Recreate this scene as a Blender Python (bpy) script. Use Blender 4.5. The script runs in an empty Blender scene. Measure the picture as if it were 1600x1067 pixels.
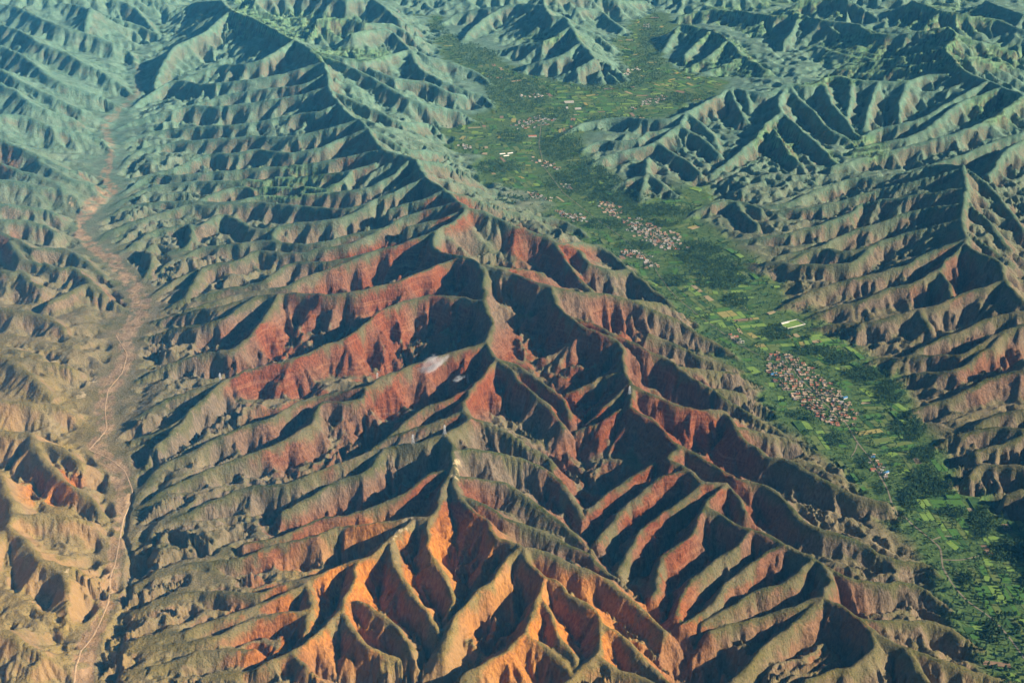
import bpy, bmesh, math, random
import numpy as np

# ------------------------------------------------------------------ camera
C = bpy.context.scene.collection
SC = bpy.context.scene
CAM_H = 2280.0                      # metres above the floor of the green valley
PITCH = math.radians(25.0)
HFOV = math.radians(42.0)
F = 800.0 / math.tan(HFOV / 2)      # focal length in photograph pixels (1600 wide)
cam = bpy.data.cameras.new('camera')
cam.sensor_fit = 'HORIZONTAL'
cam.angle = HFOV
cam.clip_start = 5.0
cam.clip_end = 120000.0
camo = bpy.data.objects.new('camera', cam)
camo.location = (0, 0, CAM_H)
camo.rotation_euler = (math.pi / 2 - PITCH, 0, 0)
C.objects.link(camo)
SC.camera = camo

# ------------------------------------------------------------------ light
SUN_EL = math.radians(27.0)
SUN_AZ = math.radians(-12.0)        # from +X (picture right), a little towards the camera
sdir = (math.cos(SUN_EL) * math.cos(SUN_AZ), math.cos(SUN_EL) * math.sin(SUN_AZ), math.sin(SUN_EL))
world = bpy.data.worlds.new('World')
SC.world = world
world.use_nodes = True
wn = world.node_tree.nodes
wn.clear()
sky = wn.new('ShaderNodeTexSky')
sky.sky_type = 'NISHITA'
sky.sun_disc = False
sky.air_density = 0.45
sky.dust_density = 0.3
sky.sun_elevation = SUN_EL
sky.sun_rotation = math.pi / 2 - SUN_AZ
bg = wn.new('ShaderNodeBackground')
bg.inputs['Strength'].default_value = 0.05
wo = wn.new('ShaderNodeOutputWorld')
world.node_tree.links.new(sky.outputs[0], bg.inputs[0])
world.node_tree.links.new(bg.outputs[0], wo.inputs[0])
sun = bpy.data.lights.new('sun', 'SUN')
sun.energy = 5.0
sun.angle = math.radians(0.5)
sun.color = (1.0, 0.91, 0.77)
suno = bpy.data.objects.new('sun', sun)
from mathutils import Vector
suno.rotation_euler = Vector(sdir).to_track_quat('Z', 'Y').to_euler()
suno.location = (4000, -1000, 4000)
C.objects.link(suno)

vs = SC.view_settings
vs.view_transform = 'Standard'
vs.look = 'None'
vs.exposure = 1.0
vs.gamma = 1.0
vs.use_curve_mapping = False
SC.render.engine = 'CYCLES'
cy = SC.cycles
cy.max_bounces = 4
cy.diffuse_bounces = 1
cy.glossy_bounces = 1
cy.transmission_bounces = 2
cy.volume_bounces = 0
cy.transparent_max_bounces = 8
cy.use_denoising = True

# ------------------------------------------------------------------ helpers
cp, sp_ = math.cos(PITCH), math.sin(PITCH)
def ground(x, y, z=0.0):
    """world point at height z seen at photograph pixel (x, y): the camera calibration"""
    a = (x - 800.0) / F
    b = (533.5 - y) / F
    dx, dy, dz = a, cp + b * sp_, -sp_ + b * cp
    t = (z - CAM_H) / dz
    return (dx * t, dy * t)

def ground_np(x, y, z):
    a = (x - 800.0) / F
    b = (533.5 - y) / F
    t = (z - CAM_H) / (-sp_ + b * cp)
    return a * t, (cp + b * sp_) * t

def pixel_np(X, Y, Z):
    zc = Y * cp - (Z - CAM_H) * sp_
    yc = Y * sp_ + (Z - CAM_H) * cp
    return 800 + F * X / zc, 533.5 - F * yc / zc

f4 = np.float32
def _hash(ix, iy, seed):
    h = (ix.astype(np.uint32) * np.uint32(374761393) + iy.astype(np.uint32) * np.uint32(668265263)
         + np.uint32((seed * 1442695041) & 0xffffffff))
    h = (h ^ (h >> np.uint32(13))) * np.uint32(1274126177)
    h = h ^ (h >> np.uint32(16))
    return h
def perlin(x, y, seed=0):
    x = np.asarray(x, f4); y = np.asarray(y, f4)
    x0 = np.floor(x); y0 = np.floor(y)
    fx = x - x0; fy = y - y0
    ix = x0.astype(np.int32); iy = y0.astype(np.int32)
    u = fx * fx * fx * (fx * (fx * 6 - 15) + 10)
    v = fy * fy * fy * (fy * (fy * 6 - 15) + 10)
    def g(ox, oy):
        h = _hash(ix + ox, iy + oy, seed)
        a = (h & np.uint32(1023)).astype(f4) * f4(2 * math.pi / 1024)
        return np.cos(a) * (fx - ox) + np.sin(a) * (fy - oy)
    n0 = g(0, 0); n1 = g(1, 0)
    a = n0 + u * (n1 - n0)
    n0 = g(0, 1); n1 = g(1, 1)
    b = n0 + u * (n1 - n0)
    return (a + v * (b - a)) * f4(1.5)
def fbm(x, y, oct=4, seed=0, gain=0.5):
    s = 0; a = 1.0
    for i in range(oct):
        s = s + a * perlin(x, y, seed + i * 17)
        x = x * 2.03 + 11.7; y = y * 2.03 - 5.3; a *= gain
    return s
def smooth(a, b, x):
    t = np.clip((x - a) / (b - a), 0, 1)
    return t * t * (3 - 2 * t)
# ------------------------------------------------------------------ ridge lines of the mountains
# Every crest and spur of the landscape as picture positions with the height (m) of its crest; a number
# alone after a pair is a height, heights between are interpolated, '*' takes the height of the crest it starts from.
RIDGES = '''
345,0 440 362,15 455 400,30 450 445,54 460 482,73 475 505,95 480 511,115 455 515,140 430 530,160 420 548,180 425 562,185 430 572,197 430 600,232 410 648,248 410 665,275 420 695,296 430 717,314 430 728,324 425 710,345 412 680,360 408 678,385 382 700,395 388 727,400 402 752,412 410 757,440 390 759,478 370 770,505 355 760,533 330 775,556 305 800,566 285 832,585 255 850,598 240 882,625 205 891,655 175
775,556 305 802,580 285 817,600 265 850,630 230 882,668 180
752,412 410 800,425 400 830,437 392 862,447 385 907,454 345 955,460 300 985,467 265 1007,477 235 1025,484 210 1062,502 140 1087,517 100 1125,538 40 1165,568 5
862,447 385 870,475 365 887,492 345 932,507 315 955,520 295 987,533 270 1012,548 245 1035,555 225 1055,570 205 1080,588 180 1110,605 150 1140,625 115 1180,650 70 1215,672 25
870,475 365 905,505 345 940,520 325 970,535 300 972,560 280 977,582 270 988,600 265 1020,615 245 1050,630 225 1087,638 205 1135,643 175 1145,660 165 1157,681 155 1200,709 120 1232,718 125 1292,752 100 1325,768 75 1385,785 30
988,600 265 985,618 265 984,633 262 995,640 258 1030,663 240 1050,688 228 1082,705 210 1112,723 192 1150,748 170 1170,750 165 1200,760 155 1225,778 140 1242,800 128 1262,817 115 1295,827 105 1340,845 80 1375,865 60 1412,875 45 1450,885 25 1485,917 3
1050,688 228 1060,700 222 1045,713 215 1075,733 205 1102,753 190 1132,753 182 1112,775 180 1100,790 185 1125,800 175 1147,815 170 1175,827 165 1200,836 162 1250,862 145 1282,877 135 1335,905 105 1375,910 85 1407,910 70 1437,917 55 1475,942 25 1497,970 3
1132,753 182 1150,772 160 1167,798 130
1282,877 135 1297,905 135 1287,929 135 1320,947 125 1345,965 115 1400,970 90 1462,972 60 1502,995 35 1550,1025 3
1345,965 115 1362,985 115 1412,1010 95 1500,1040 55 1575,1065 15 1600,1072 3
1362,985 115 1367,1010 105 1350,1030 85 1300,1050 65 1260,1063 50
1412,1010 95 1440,1050 70 1460,1075 55
975,581 * 940,588 225 925,596 205 882,615 150
984,600 * 945,635 205 918,660 150
990,636 * 970,640 235 940,658 195 892,678 120 857,698 80
1062,703 * 1040,715 195 1012,730 160 950,770 95 917,793 60
1075,733 * 1040,743 180 1007,765 140 975,795 95 935,843 50
1102,753 * 1075,775 160 1010,820 95 990,845 75 968,893 40
1100,790 * 1090,815 160 1075,840 135 1035,872 95 1022,930 45
1175,827 * 1132,867 120 1082,907 80 1062,940 50 1057,962 35
1230,850 * 1200,862 130 1142,905 85 1105,950 50 1062,975 30
1270,872 * 1240,900 120 1200,920 100 1175,925 85 1140,950 60 1100,972 40 1050,997 22
1287,929 * 1240,945 105 1200,958 75 1150,973 50 1112,985 35
1287,929 * 1250,965 90 1200,1005 60 1170,1037 40 1137,1067 25
727,400 * 700,407 375 650,427 350 625,437 340 585,447 325 535,458 300 480,457 285 437,458 265 400,462 240 340,478 180 275,491 95 240,500 55
437,458 * 410,500 220 385,530 190 360,546 175 325,548 155 262,569 95 215,593 50
400,463 * 342,499 165 275,512 90 228,526 50
759,470 * 710,462 350 662,462 335 607,480 310 580,497 290 540,527 255 507,538 240 450,563 205 400,573 180 350,593 150 300,608 120 250,630 85 205,658 50
350,593 * 320,620 130 295,643 115 265,665 80 207,690 48
295,643 * 270,675 90 243,697 75 222,733 45
760,533 * 695,553 295 650,567 275 620,579 265 590,593 255 572,603 245 500,618 205 462,630 190 420,653 165 400,659 155 350,678 125 300,705 95 250,728 70 217,775 45
572,603 * 560,622 230 535,627 222 500,630 212 485,662 180 450,683 155 400,705 125 350,723 100 300,743 80 250,770 60 218,793 44
775,562 300 750,590 295 735,607 295 722,640 290 735,655 292 697,678 305 708,695 300 708,715 295 710,742 285 716,772 272 737,797 258 765,812 250 770,830 245 797,847 245 817,853 245 835,885 215 852,900 200 867,905 195 885,922 180 910,940 165 935,960 150 937,970 145 960,985 130 975,997 118 1000,1025 90 1017,1040 75 1050,1067 45
735,607 * 700,622 270 650,645 225 610,680 165 578,708 125
722,640 * 675,660 250 640,672 215 607,683 180 580,702 140
697,678 * 645,693 270 600,698 245 540,718 205 500,735 180 457,753 155 400,758 130 350,773 105 300,797 75 250,822 50 235,840 42
600,698 * 575,733 205 540,745 180 500,765 145 440,800 100
710,730 280 687,735 265 670,743 250 632,770 215 560,798 160 500,812 125 440,835 90 380,850 65
708,715 * 700,745 280 690,772 265 682,800 250 665,810 238 645,805 230 612,812 205 560,820 180 520,825 160 495,835 145 460,843 125 425,852 105 400,862 95 360,873 75 300,880 58 250,900 45 212,917 38
645,805 * 635,822 222 612,838 208 575,868 180 540,880 160 495,897 130 425,917 95 400,925 85 335,922 65 300,922 55 250,945 42 210,963 36
560,875 * 550,917 150 535,945 130 537,965 120 562,995 105 580,1010 98 612,1025 80 645,1042 60
612,838 * 617,882 180 642,920 140 670,960 95 685,985 75
675,806 * 672,850 205 688,890 170 707,928 125 700,960 90
560,937 135 600,962 115 625,987 95 642,1010 75
482,907 * 487,950 95 475,985 75
535,950 * 500,985 110 450,1020 85 400,1040 65 325,1065 45
450,1020 85 482,1040 75 515,1070 60
495,897 * 450,925 100 400,947 75 350,962 58 287,985 45 205,1012 36
487,950 95 400,965 65 330,995 48 250,1010 40 205,1025 36
400,1010 68 300,1022 48 237,1043 40 195,1063 36
815,852 * 850,862 225 882,875 200 912,887 175 940,900 150 970,922 115 995,945 85 1020,967 55 1037,988 35
716,772 * 760,790 240 800,812 210 837,825 180 872,840 150 907,860 120 932,877 95 960,900 70 990,935 45
710,742 * 760,748 250 800,760 215 832,785 180 862,806 150 905,840 95 925,855 60
730,650 * 765,660 265 800,680 225 832,700 175 855,715 140 865,735 115 877,760 80
708,700 * 760,704 255 800,712 215 837,725 170 870,745 125 897,783 85 912,805 60
817,853 * 790,872 220 765,908 185 745,922 170 715,958 130 703,980 110 692,1020 75
852,900 * 850,935 165 870,985 120 890,1015 95 900,1040 75
845,915 * 835,950 155 825,990 130 860,1015 105 892,1050 75
825,990 130 800,1010 110 755,1037 80 725,1052 65
937,970 * 942,1000 120 932,1022 105 905,1045 80 885,1067 65
932,1022 105 960,1042 88 995,1057 70 1030,1070 50
360,15 * 345,28 395 320,50 345 287,65 300 272,73 280 250,107 175 242,130 105
460,62 * 400,95 340 342,102 250 312,112 200 270,128 120
505,95 * 450,112 370 400,122 310 360,127 270 320,131 220 295,127 200 270,125 185 240,142 120 217,157 75 200,175 45
510,112 * 475,130 360 400,140 260 350,148 200 312,160 145 270,172 105
512,133 * 475,145 355 425,155 285 350,165 205 300,165 170 270,172 145 237,180 105 205,190 70 180,203 45
530,160 * 500,172 365 462,178 310 400,190 230 350,195 180 300,197 140 240,205 85 185,222 45
562,185 * 500,203 325 450,212 265 400,212 220 350,215 180 312,218 150 275,220 125 225,232 80 205,242 60 188,262 45
575,200 * 537,213 355 500,230 300 450,238 245 400,232 215 375,238 190 325,240 150 300,250 125 262,265 90 200,280 50
600,232 * 560,240 340 500,252 270 450,258 225 400,262 190 330,268 150 282,273 120 240,273 95 217,282 75 188,305 42
648,248 * 605,250 350 550,265 290 500,272 235 440,275 195 400,278 170 350,282 140 317,282 125 275,285 100 225,295 70 207,305 55 180,322 40
550,265 290 535,280 260 510,290 225 470,290 195 430,290 165 397,292 145 375,290 130 350,296 112 310,312 85
640,247 * 610,275 330 560,295 260 500,300 205 450,303 175 400,305 150 360,315 125 292,313 100 250,315 82 200,322 60 162,342 42
662,277 * 625,295 355 587,310 300 570,318 280 540,325 245 480,322 190 400,315 150 327,320 120 300,318 110 250,332 80 212,345 60 175,360 45 152,378 38
587,310 300 560,328 255 520,342 220 462,347 180 435,353 160 400,357 140 350,334 125 312,352 105 295,350 100 250,357 80 220,372 62 200,387 50 182,398 38
435,353 160 425,366 148 437,377 125 452,390 90
295,350 100 300,372 80 270,400 55
717,314 * 675,325 360 625,340 300 600,355 270 550,365 225 505,377 185 465,380 160 400,375 135 375,380 125 312,387 90 275,407 62 250,424 40
600,355 270 550,378 215 500,388 175 465,395 145 400,391 125 375,405 112 345,410 102 317,417 92 275,437 62 250,452 48 232,468 38
317,417 92 287,462 60 252,487 40
680,360 * 625,380 340 585,390 305 555,400 275 512,407 240 450,412 195 415,437 160 370,447 120 300,465 75 255,480 42
585,391 305 525,415 250 475,432 210 450,447 185 400,453 155 350,465 120 290,482 70
695,296 * 660,310 370 610,325 300
728,324 * 690,340 370 640,352 310
240,380 60 228,392 62 240,400 60 222,440 40
0,7 330 25,10 330 62,27 300 100,42 260 137,52 215 175,67 160 205,82 90 212,108 45
0,37 330 37,50 310 62,67 285 100,80 240 125,95 205 150,107 165 175,122 120 215,152 45
0,70 320 37,87 285 75,117 225 105,132 180 150,147 115 195,170 50
0,107 310 25,122 280 55,137 235 87,152 190 125,170 130 170,188 45
0,128 300 25,142 260 45,160 225 75,172 180 112,185 120 142,207 45
0,178 250 37,180 225 75,195 175 112,205 130 150,215 80 180,240 42
0,215 220 32,230 190 75,250 140 100,262 120 137,270 75 150,285 50
60,250 150 87,267 125 120,282 90 142,288 70 153,318 40
0,255 185 50,272 145 87,285 105 97,294 95
0,280 160 25,282 150 62,290 120 97,295 90 120,312 62 147,327 38
0,318 140 50,323 110 82,332 80 112,343 45
0,342 130 42,344 108 65,350 92 87,362 68 114,381 40
0,363 125 25,372 110 52,388 95 75,386 88 107,390 75 140,412 55 162,430 42 180,443 36
17,375 112 30,400 100 60,412 80 95,437 48
70,410 75 92,420 78 110,416 76 127,427 68 145,442 58 165,460 45 198,487 34
0,420 110 15,425 105 30,422 102 45,437 90 65,447 75 92,466 45
80,470 55 117,450 72 135,443 68 150,457 55 162,490 34
0,480 100 37,485 88 75,495 70 100,512 52 125,532 34
0,540 95 25,545 85 62,555 65 95,566 45
0,555 95 32,560 88 75,565 72 112,575 55 142,586 38
15,563 90 50,588 75 75,615 55 90,632 40
0,625 100 50,630 80 95,635 60 127,648 40
0,673 110 37,675 100 50,688 95 62,712 85 100,750 65 137,775 50 155,798 42 178,826 32
50,688 95 87,695 75 125,723 50 160,757 34
0,745 110 12,775 105 22,800 102 15,820 100 35,845 95 65,875 85 97,897 75 105,925 65 100,960 50 102,990 40
22,800 102 100,805 70 137,815 52 172,828 35
65,875 85 112,885 65 150,905 45 167,912 35
0,830 95 -20,870 85
0,985 95 30,998 85 62,1018 62 100,1038 42
95,5 340 120,7 340 170,25 290 212,37 200 245,53 100
140,12 320 135,35 240 130,48 180
175,0 330 200,5 310 225,27 200 245,53 100
0,-20 380 100,-25 390 200,-30 380
265,20 200 300,5 300 345,0 440
485,75 * 530,95 420 575,117 345 615,140 280 650,157 215 682,165 160 720,175 90 747,191 5
445,55 * 500,80 405 560,92 345 590,88 320 620,82 300 642,77 290 670,87 235 707,97 165 750,115 75 773,138 3
642,77 290 655,105 240 700,130 165 730,140 115 760,152 55 774,173 3
575,105 300 600,115 270 625,122 235 670,128 185 697,142 135 725,148 90
512,140 * 562,160 360 600,177 300 625,190 250 667,192 160 690,207 90 706,221 5
570,197 * 605,215 350 637,232 270 675,235 180 700,242 110 737,263 5
648,248 * 690,255 330 722,267 230 750,280 110 775,300 5
695,296 * 740,308 340 770,320 260 800,330 165 842,338 90 875,342 65 905,357 35 925,377 5
728,324 * 760,332 400 800,350 360 850,367 300 875,380 270 907,390 225 920,410 195 960,422 140 985,422 120 1005,440 85 1035,462 45 1063,488 3
865,375 280 892,417 210 925,452 130
875,380 270 905,378 200 930,381 135 955,395 90 980,420 60
757,411 * 800,418 370 850,425 310
985,467 265 1040,475 150 1065,490 70
1012,520 200 1040,530 160 1075,548 110 1095,558 85 1145,573 35 1167,582 8
1060,572 195 1107,578 140 1150,585 90 1200,608 8
1110,605 150 1160,615 90 1215,645 8
1150,665 160 1210,680 90 1270,700 20
497,27 400 540,27 370 570,35 340 612,37 290 640,52 200 656,58 120
540,0 390 575,-5 390 600,10 340 625,32 250 650,43 120
550,52 330 570,47 320 605,45 290 620,57 230 640,75 150
400,-10 430 470,-15 430 540,0 390
850,7 300 862,25 300 882,25 300 890,37 290 907,65 250 920,78 225 930,92 195 950,112 90 975,135 5
890,33 * 925,50 200 955,72 60
930,84 * 962,107 90 988,130 3
887,45 * 850,62 200 800,73 80 765,84 5
907,65 * 875,87 165 825,100 80 800,108 5
927,93 * 900,107 110 860,123 8
850,7 * 800,7 240 762,25 150 730,52 60 720,68 5
800,7 240 725,18 120 680,42 5
900,12 230 937,15 160 950,27 110 975,45 30
850,-10 320 930,-8 260 965,0 210 1010,2 110 1025,17 10
1060,25 60 1100,15 150 1150,15 200 1200,22 240 1250,20 290 1282,30 310 1340,37 330 1362,50 330 1410,52 370 1482,40 480
1065,37 190 1112,45 230 1137,60 230 1162,85 170 1200,107 100
1065,37 190 1055,47 150 1035,82 20
1112,45 230 1090,65 140 1070,85 70
1137,60 230 1110,85 130 1060,112 15
1162,85 170 1130,100 90 1080,120 15
1250,20 290 1240,45 200 1225,65 110
1282,30 310 1310,50 230 1330,70 130
1340,37 330 1380,60 240 1370,90 130
1250,0 280 1300,-5 330 1325,0 340 1360,20 230 1382,35 150
1425,0 420 1475,15 400 1512,22 370 1550,27 330 1600,47 260
1475,15 400 1450,30 300
1540,0 420 1600,22 400
1482,40 500 1495,55 485 1478,72 465 1487,87 455 1512,112 430 1545,125 410 1567,135 405 1600,148 400
1495,52 * 1535,65 420 1585,78 330
1512,85 450 1560,95 360 1600,110 260
1478,72 * 1420,85 340 1360,95 230 1310,105 150
1487,87 * 1430,100 330 1370,110 230
1542,124 * 1500,115 390 1450,116 360 1420,125 345 1375,126 330 1330,122 325 1307,116 325 1285,122 310 1257,132 285 1230,129 280 1220,135 270 1200,143 255 1162,140 245 1142,135 240 1125,147 220 1100,160 195 1070,175 165 1040,185 140 1000,185 110 975,182 95 920,190 55 892,202 30 870,218 3
1070,178 * 1062,195 145 1035,202 115 1012,207 95 995,217 78 962,220 55 940,220 42 912,232 20 905,247 3
1065,195 * 1025,220 110 1012,227 100 975,235 70 942,245 45 915,262 8
1075,178 * 1100,195 115 1117,215 70 1120,228 50
1072,200 * 1100,217 95 1125,242 45
1025,221 * 1050,237 80 1075,252 55 1095,270 30
1012,245 85 1010,267 75 1005,290 50 1000,323 5
1008,275 65 980,280 40 945,300 5
1015,270 70 1040,290 40 1065,312 5
1142,136 * 1150,160 170 1165,185 110
1165,141 * 1172,165 160
1230,130 * 1250,155 215 1275,175 165 1295,200 115 1330,218 60
1230,129 280 1217,160 225 1222,173 215 1250,200 150 1287,232 85 1305,252 50
1222,173 215 1200,190 170 1180,215 120 1140,250 60 1100,280 20
1210,200 165 1225,225 120 1250,255 75
1285,122 * 1300,160 220 1325,190 140 1340,212 70
1330,122 * 1328,160 220 1322,182 150
1372,127 * 1360,160 225 1350,200 110
1420,125 * 1405,160 230 1407,184 150
1545,125 * 1500,150 320 1437,185 200 1375,200 110 1345,215 60
1567,135 * 1500,160 310 1462,190 230 1425,212 165 1375,222 110 1335,233 60
1600,155 * 1537,190 310 1462,217 205 1432,225 175 1350,245 90 1300,260 48
1600,205 390 1550,222 330 1487,247 260 1425,265 200 1410,268 185 1375,277 150 1332,278 125 1275,297 80 1232,315 48 1190,325 25 1140,335 5
1600,217 400 1575,232 370 1560,250 330 1545,275 270
1505,258 420 1510,290 395 1505,317 365 1503,342 340 1510,372 310 1517,387 305 1560,407 285 1570,437 265 1600,470 240
1505,258 * 1460,257 330 1425,268 270
1505,258 * 1545,290 320 1580,330 240 1600,360 200
1507,310 * 1545,345 280 1575,385 200
1508,360 * 1540,380 255 1580,410 190
1505,262 * 1440,280 310 1375,295 215 1312,313 130 1262,325 80 1200,330 40 1150,340 8
1508,292 * 1425,305 280 1350,317 185 1322,335 150 1282,350 110 1225,365 60 1190,370 40 1130,378 5
1190,325 60 1150,312 60 1110,318 45 1065,345 5
1150,312 60 1165,335 45 1185,350 30
1505,317 * 1437,327 270 1375,347 190 1325,362 130 1277,385 80 1215,400 30
1503,340 * 1450,355 255 1400,368 190 1362,382 150 1320,392 115 1295,388 100 1270,390 85 1225,408 40 1150,412 5
1362,382 150 1340,405 115 1312,412 98 1250,412 62 1200,408 35
1510,372 * 1450,395 235 1412,415 190 1360,427 145 1332,435 122 1275,452 75 1237,470 42 1208,489 5
1510,374 * 1465,420 220 1425,442 175 1400,447 155 1350,467 105 1300,480 60 1255,502 5
1465,420 220 1485,447 190 1480,472 145
1570,438 * 1500,460 195 1462,477 160 1417,487 125 1362,502 80 1300,505 45 1262,518 8
1440,483 140 1450,510 95
1345,505 70 1330,530 20
1600,485 235 1550,495 195 1500,517 145 1445,540 85 1420,555 60 1370,560 25 1345,577 3
1600,505 225 1550,525 175 1512,550 125 1475,553 95 1425,558 55 1400,570 30 1384,600 3
1570,520 190 1550,538 160 1512,568 105 1475,580 75 1432,583 35 1390,600 3
1600,560 200 1600,575 180 1550,590 125 1512,610 85 1470,625 45 1430,640 18 1412,660 3
1600,638 130 1562,645 95 1525,665 50 1480,678 15
1600,668 110 1550,668 80 1500,678 40 1450,707 3
1600,680 105 1562,695 70 1525,708 35 1488,735 3
1600,726 80 1537,726 45 1512,743 22 1470,757 3
1600,765 55 1575,773 35 1537,790 3
1630,640 110 1640,740 90
-110,60 320 -110,180 240 -110,300 170 -110,420 130 -110,600 110 -110,800 110 -110,1050 110
'''
RELIEF = 0.63
def parse_ridges():
    out = []; raw = []
    for line in RIDGES.strip().split('\n'):
        pts = []
        for tok in line.split():
            if ',' in tok:
                a, b = tok.split(','); pts.append([float(a), float(b), None])
            elif tok == '*':
                pts[-1][2] = '*'
            else:
                pts[-1][2] = float(tok)
        if pts[0][2] == '*':
            x, y = pts[0][:2]; best = (1e9,)
            for r in raw:
                a = r[:-1]; b = r[1:]
                ab = b[:, :2] - a[:, :2]
                t = np.clip(((x - a[:, 0]) * ab[:, 0] + (y - a[:, 1]) * ab[:, 1]) / np.maximum((ab ** 2).sum(1), 1e-6), 0, 1)
                q = a + (b - a) * t[:, None]
                d = (q[:, 0] - x) ** 2 + (q[:, 1] - y) ** 2
                k = int(d.argmin())
                if d[k] < best[0]: best = (d[k], q[k])
            pts[0] = list(best[1])
        P = np.array([[p[0], p[1], np.nan if p[2] is None else p[2]] for p in pts])
        s = np.r_[0, np.cumsum(np.hypot(np.diff(P[:, 0]), np.diff(P[:, 1])))]
        ok = ~np.isnan(P[:, 2])
        P[:, 2] = np.interp(s, s[ok], P[ok, 2])
        raw.append(P.copy())
        # spurs keep their height out to blunt noses; the whole relief is scaled to its real height
        left = P[:, 0] < 430 + 0.42 * P[:, 1]
        fl = np.where(left, 34.0, 0.0)
        h = np.maximum(P[:, 2] - fl, 0)
        wst = P[:, 0].mean() < np.interp(P[:, 1].mean(), [0, 110, 300, 480, 600, 800, 1067], [150, 190, 130, 150, 125, 150, 110])
        if wst: h = h * 1.3 + 18 * np.minimum(h / 40, 1)
        low = P[-1, 2] - fl[-1] < 30
        tt = s / s[-1]
        B = np.where(left, 105.0 if wst else 78.0, 72.0) * ((1 - tt ** 5) if low else 1.0)
        P[:, 2] = RELIEF * (fl + np.sqrt(h * h + B * B))
        # a gentle rounding of the corners (Catmull-Rom)
        Q = np.vstack([2 * P[0] - P[1], P, 2 * P[-1] - P[-2]])
        res = []
        for i in range(1, len(Q) - 2):
            p0, p1, p2, p3 = Q[i - 1], Q[i], Q[i + 1], Q[i + 2]
            n = max(2, int(np.hypot(*(p2 - p1)[:2]) / 9))
            for k in range(n):
                t = k / n
                c = 0.5 * (2 * p1 + (p2 - p0) * t + (2 * p0 - 5 * p1 + 4 * p2 - p3) * t * t + (3 * p1 - p0 - 3 * p2 + p3) * t ** 3)
                c[2] = p1[2] + (p2[2] - p1[2]) * t
                res.append(c)
        res.append(P[-1])
        out.append(np.array(res))
    return out
NCOLS, NROWS = 880, 1420
# ------------------------------------------------------------------ the land: height field on a polar grid
NC, NR = NCOLS, NROWS
R0, R1 = 2150.0, 15500.0
lnr = np.linspace(math.log(R0), math.log(R1), NR)
cc = np.linspace(-1, 1, NC)
TM0, TM1 = math.radians(33.0), math.radians(26.5)
tm = TM0 + (TM1 - TM0) * (lnr - lnr[0]) / (lnr[-1] - lnr[0])
dtm = (TM1 - TM0) / (lnr[-1] - lnr[0])
TH = (tm[:, None] * cc[None, :]).astype(f4)
RR = np.repeat(np.exp(lnr)[:, None], NC, 1).astype(f4)
SINT, COST = np.sin(TH), np.cos(TH)
X = RR * SINT
Y = RR * COST
DL = lnr[1] - lnr[0]
DC = cc[1] - cc[0]

def gradient(z):
    dzr = np.empty_like(z); dzc = np.empty_like(z)
    dzr[1:-1] = (z[2:] - z[:-2]) / (2 * DL); dzr[0] = (z[1] - z[0]) / DL; dzr[-1] = (z[-1] - z[-2]) / DL
    dzc[:, 1:-1] = (z[:, 2:] - z[:, :-2]) / (2 * DC); dzc[:, 0] = (z[:, 1] - z[:, 0]) / DC; dzc[:, -1] = (z[:, -1] - z[:, -2]) / DC
    dt = dzc / tm[:, None].astype(f4)
    dl = dzr - dzc * (cc[None, :] * dtm / tm[:, None]).astype(f4)
    gr, gt = dl / RR, dt / RR
    return gr * SINT + gt * COST, gr * COST - gt * SINT

def blur(z, n):
    for _ in range(n):
        z = np.pad(z, 1, mode='edge')
        z = (z[:-2] + 2 * z[1:-1] + z[2:]) * f4(0.25)
        z = (z[:, :-2] + 2 * z[:, 1:-1] + z[:, 2:]) * f4(0.25)
    return z

U0, V0 = pixel_np(X, Y, np.zeros_like(X))          # where the valley-floor point shows in the photograph
def inside(poly, U, V):
    r = np.zeros(U.shape, bool)
    for (xa, ya), (xb, yb) in zip(poly, poly[1:] + poly[:1]):
        if ya == yb: continue
        c = ((ya > V) != (yb > V)) & (U < (xb - xa) * (V - ya) / (yb - ya) + xa)
        r ^= c
    return r
def line_dist(poly, U, V):
    """distance in picture units of the floor to a line with a half width at each point, minus that width"""
    best = np.full(U.shape, 1e6, f4)
    for (xa, ya, wa), (xb, yb, wb) in zip(poly[:-1], poly[1:]):
        ex, ey = xb - xa, yb - ya
        t = np.clip(((U - xa) * ex + (V - ya) * ey) / (ex * ex + ey * ey), 0, 1)
        d = np.hypot(U - xa - t * ex, V - ya - t * ey) - (wa + t * (wb - wa)) * 0.55
        best = np.minimum(best, d)
    return best
U0 = U0.astype(f4); V0 = V0.astype(f4)
VALLEY = [(690, -30), (645, 30), (655, 60), (700, 90), (745, 115), (775, 140), (772, 180), (745, 195), (700, 215), (735, 260), (775, 300), (840, 335),
          (905, 355), (930, 385), (985, 425), (1035, 465), (1062, 490), (1090, 515), (1130, 540), (1175, 575), (1200, 605), (1215, 640), (1265, 665),
          (1310, 700), (1340, 720), (1385, 790), (1450, 840), (1470, 890), (1500, 960), (1525, 1000), (1560, 1040), (1650, 1160), (1800, 1160),
          (1800, 960), (1640, 860), (1590, 835), (1540, 790), (1475, 755), (1450, 710), (1412, 660), (1385, 600), (1340, 575), (1300, 540), (1255, 510), (1205, 490),
          (1200, 440), (1150, 420), (1110, 380), (1060, 350), (1090, 312), (1000, 325), (960, 310), (905, 265), (880, 215), (920, 190), (975, 180),
          (1060, 165), (1130, 130), (1060, 120), (1030, 90), (1050, 40), (1030, 10), (1000, -20), (985, 40), (950, 75), (990, 130), (930, 145), (860, 130),
          (800, 110), (770, 85), (720, 70), (690, 50), (685, 20), (730, -30)]
RIVER_W = 0.72
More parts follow.
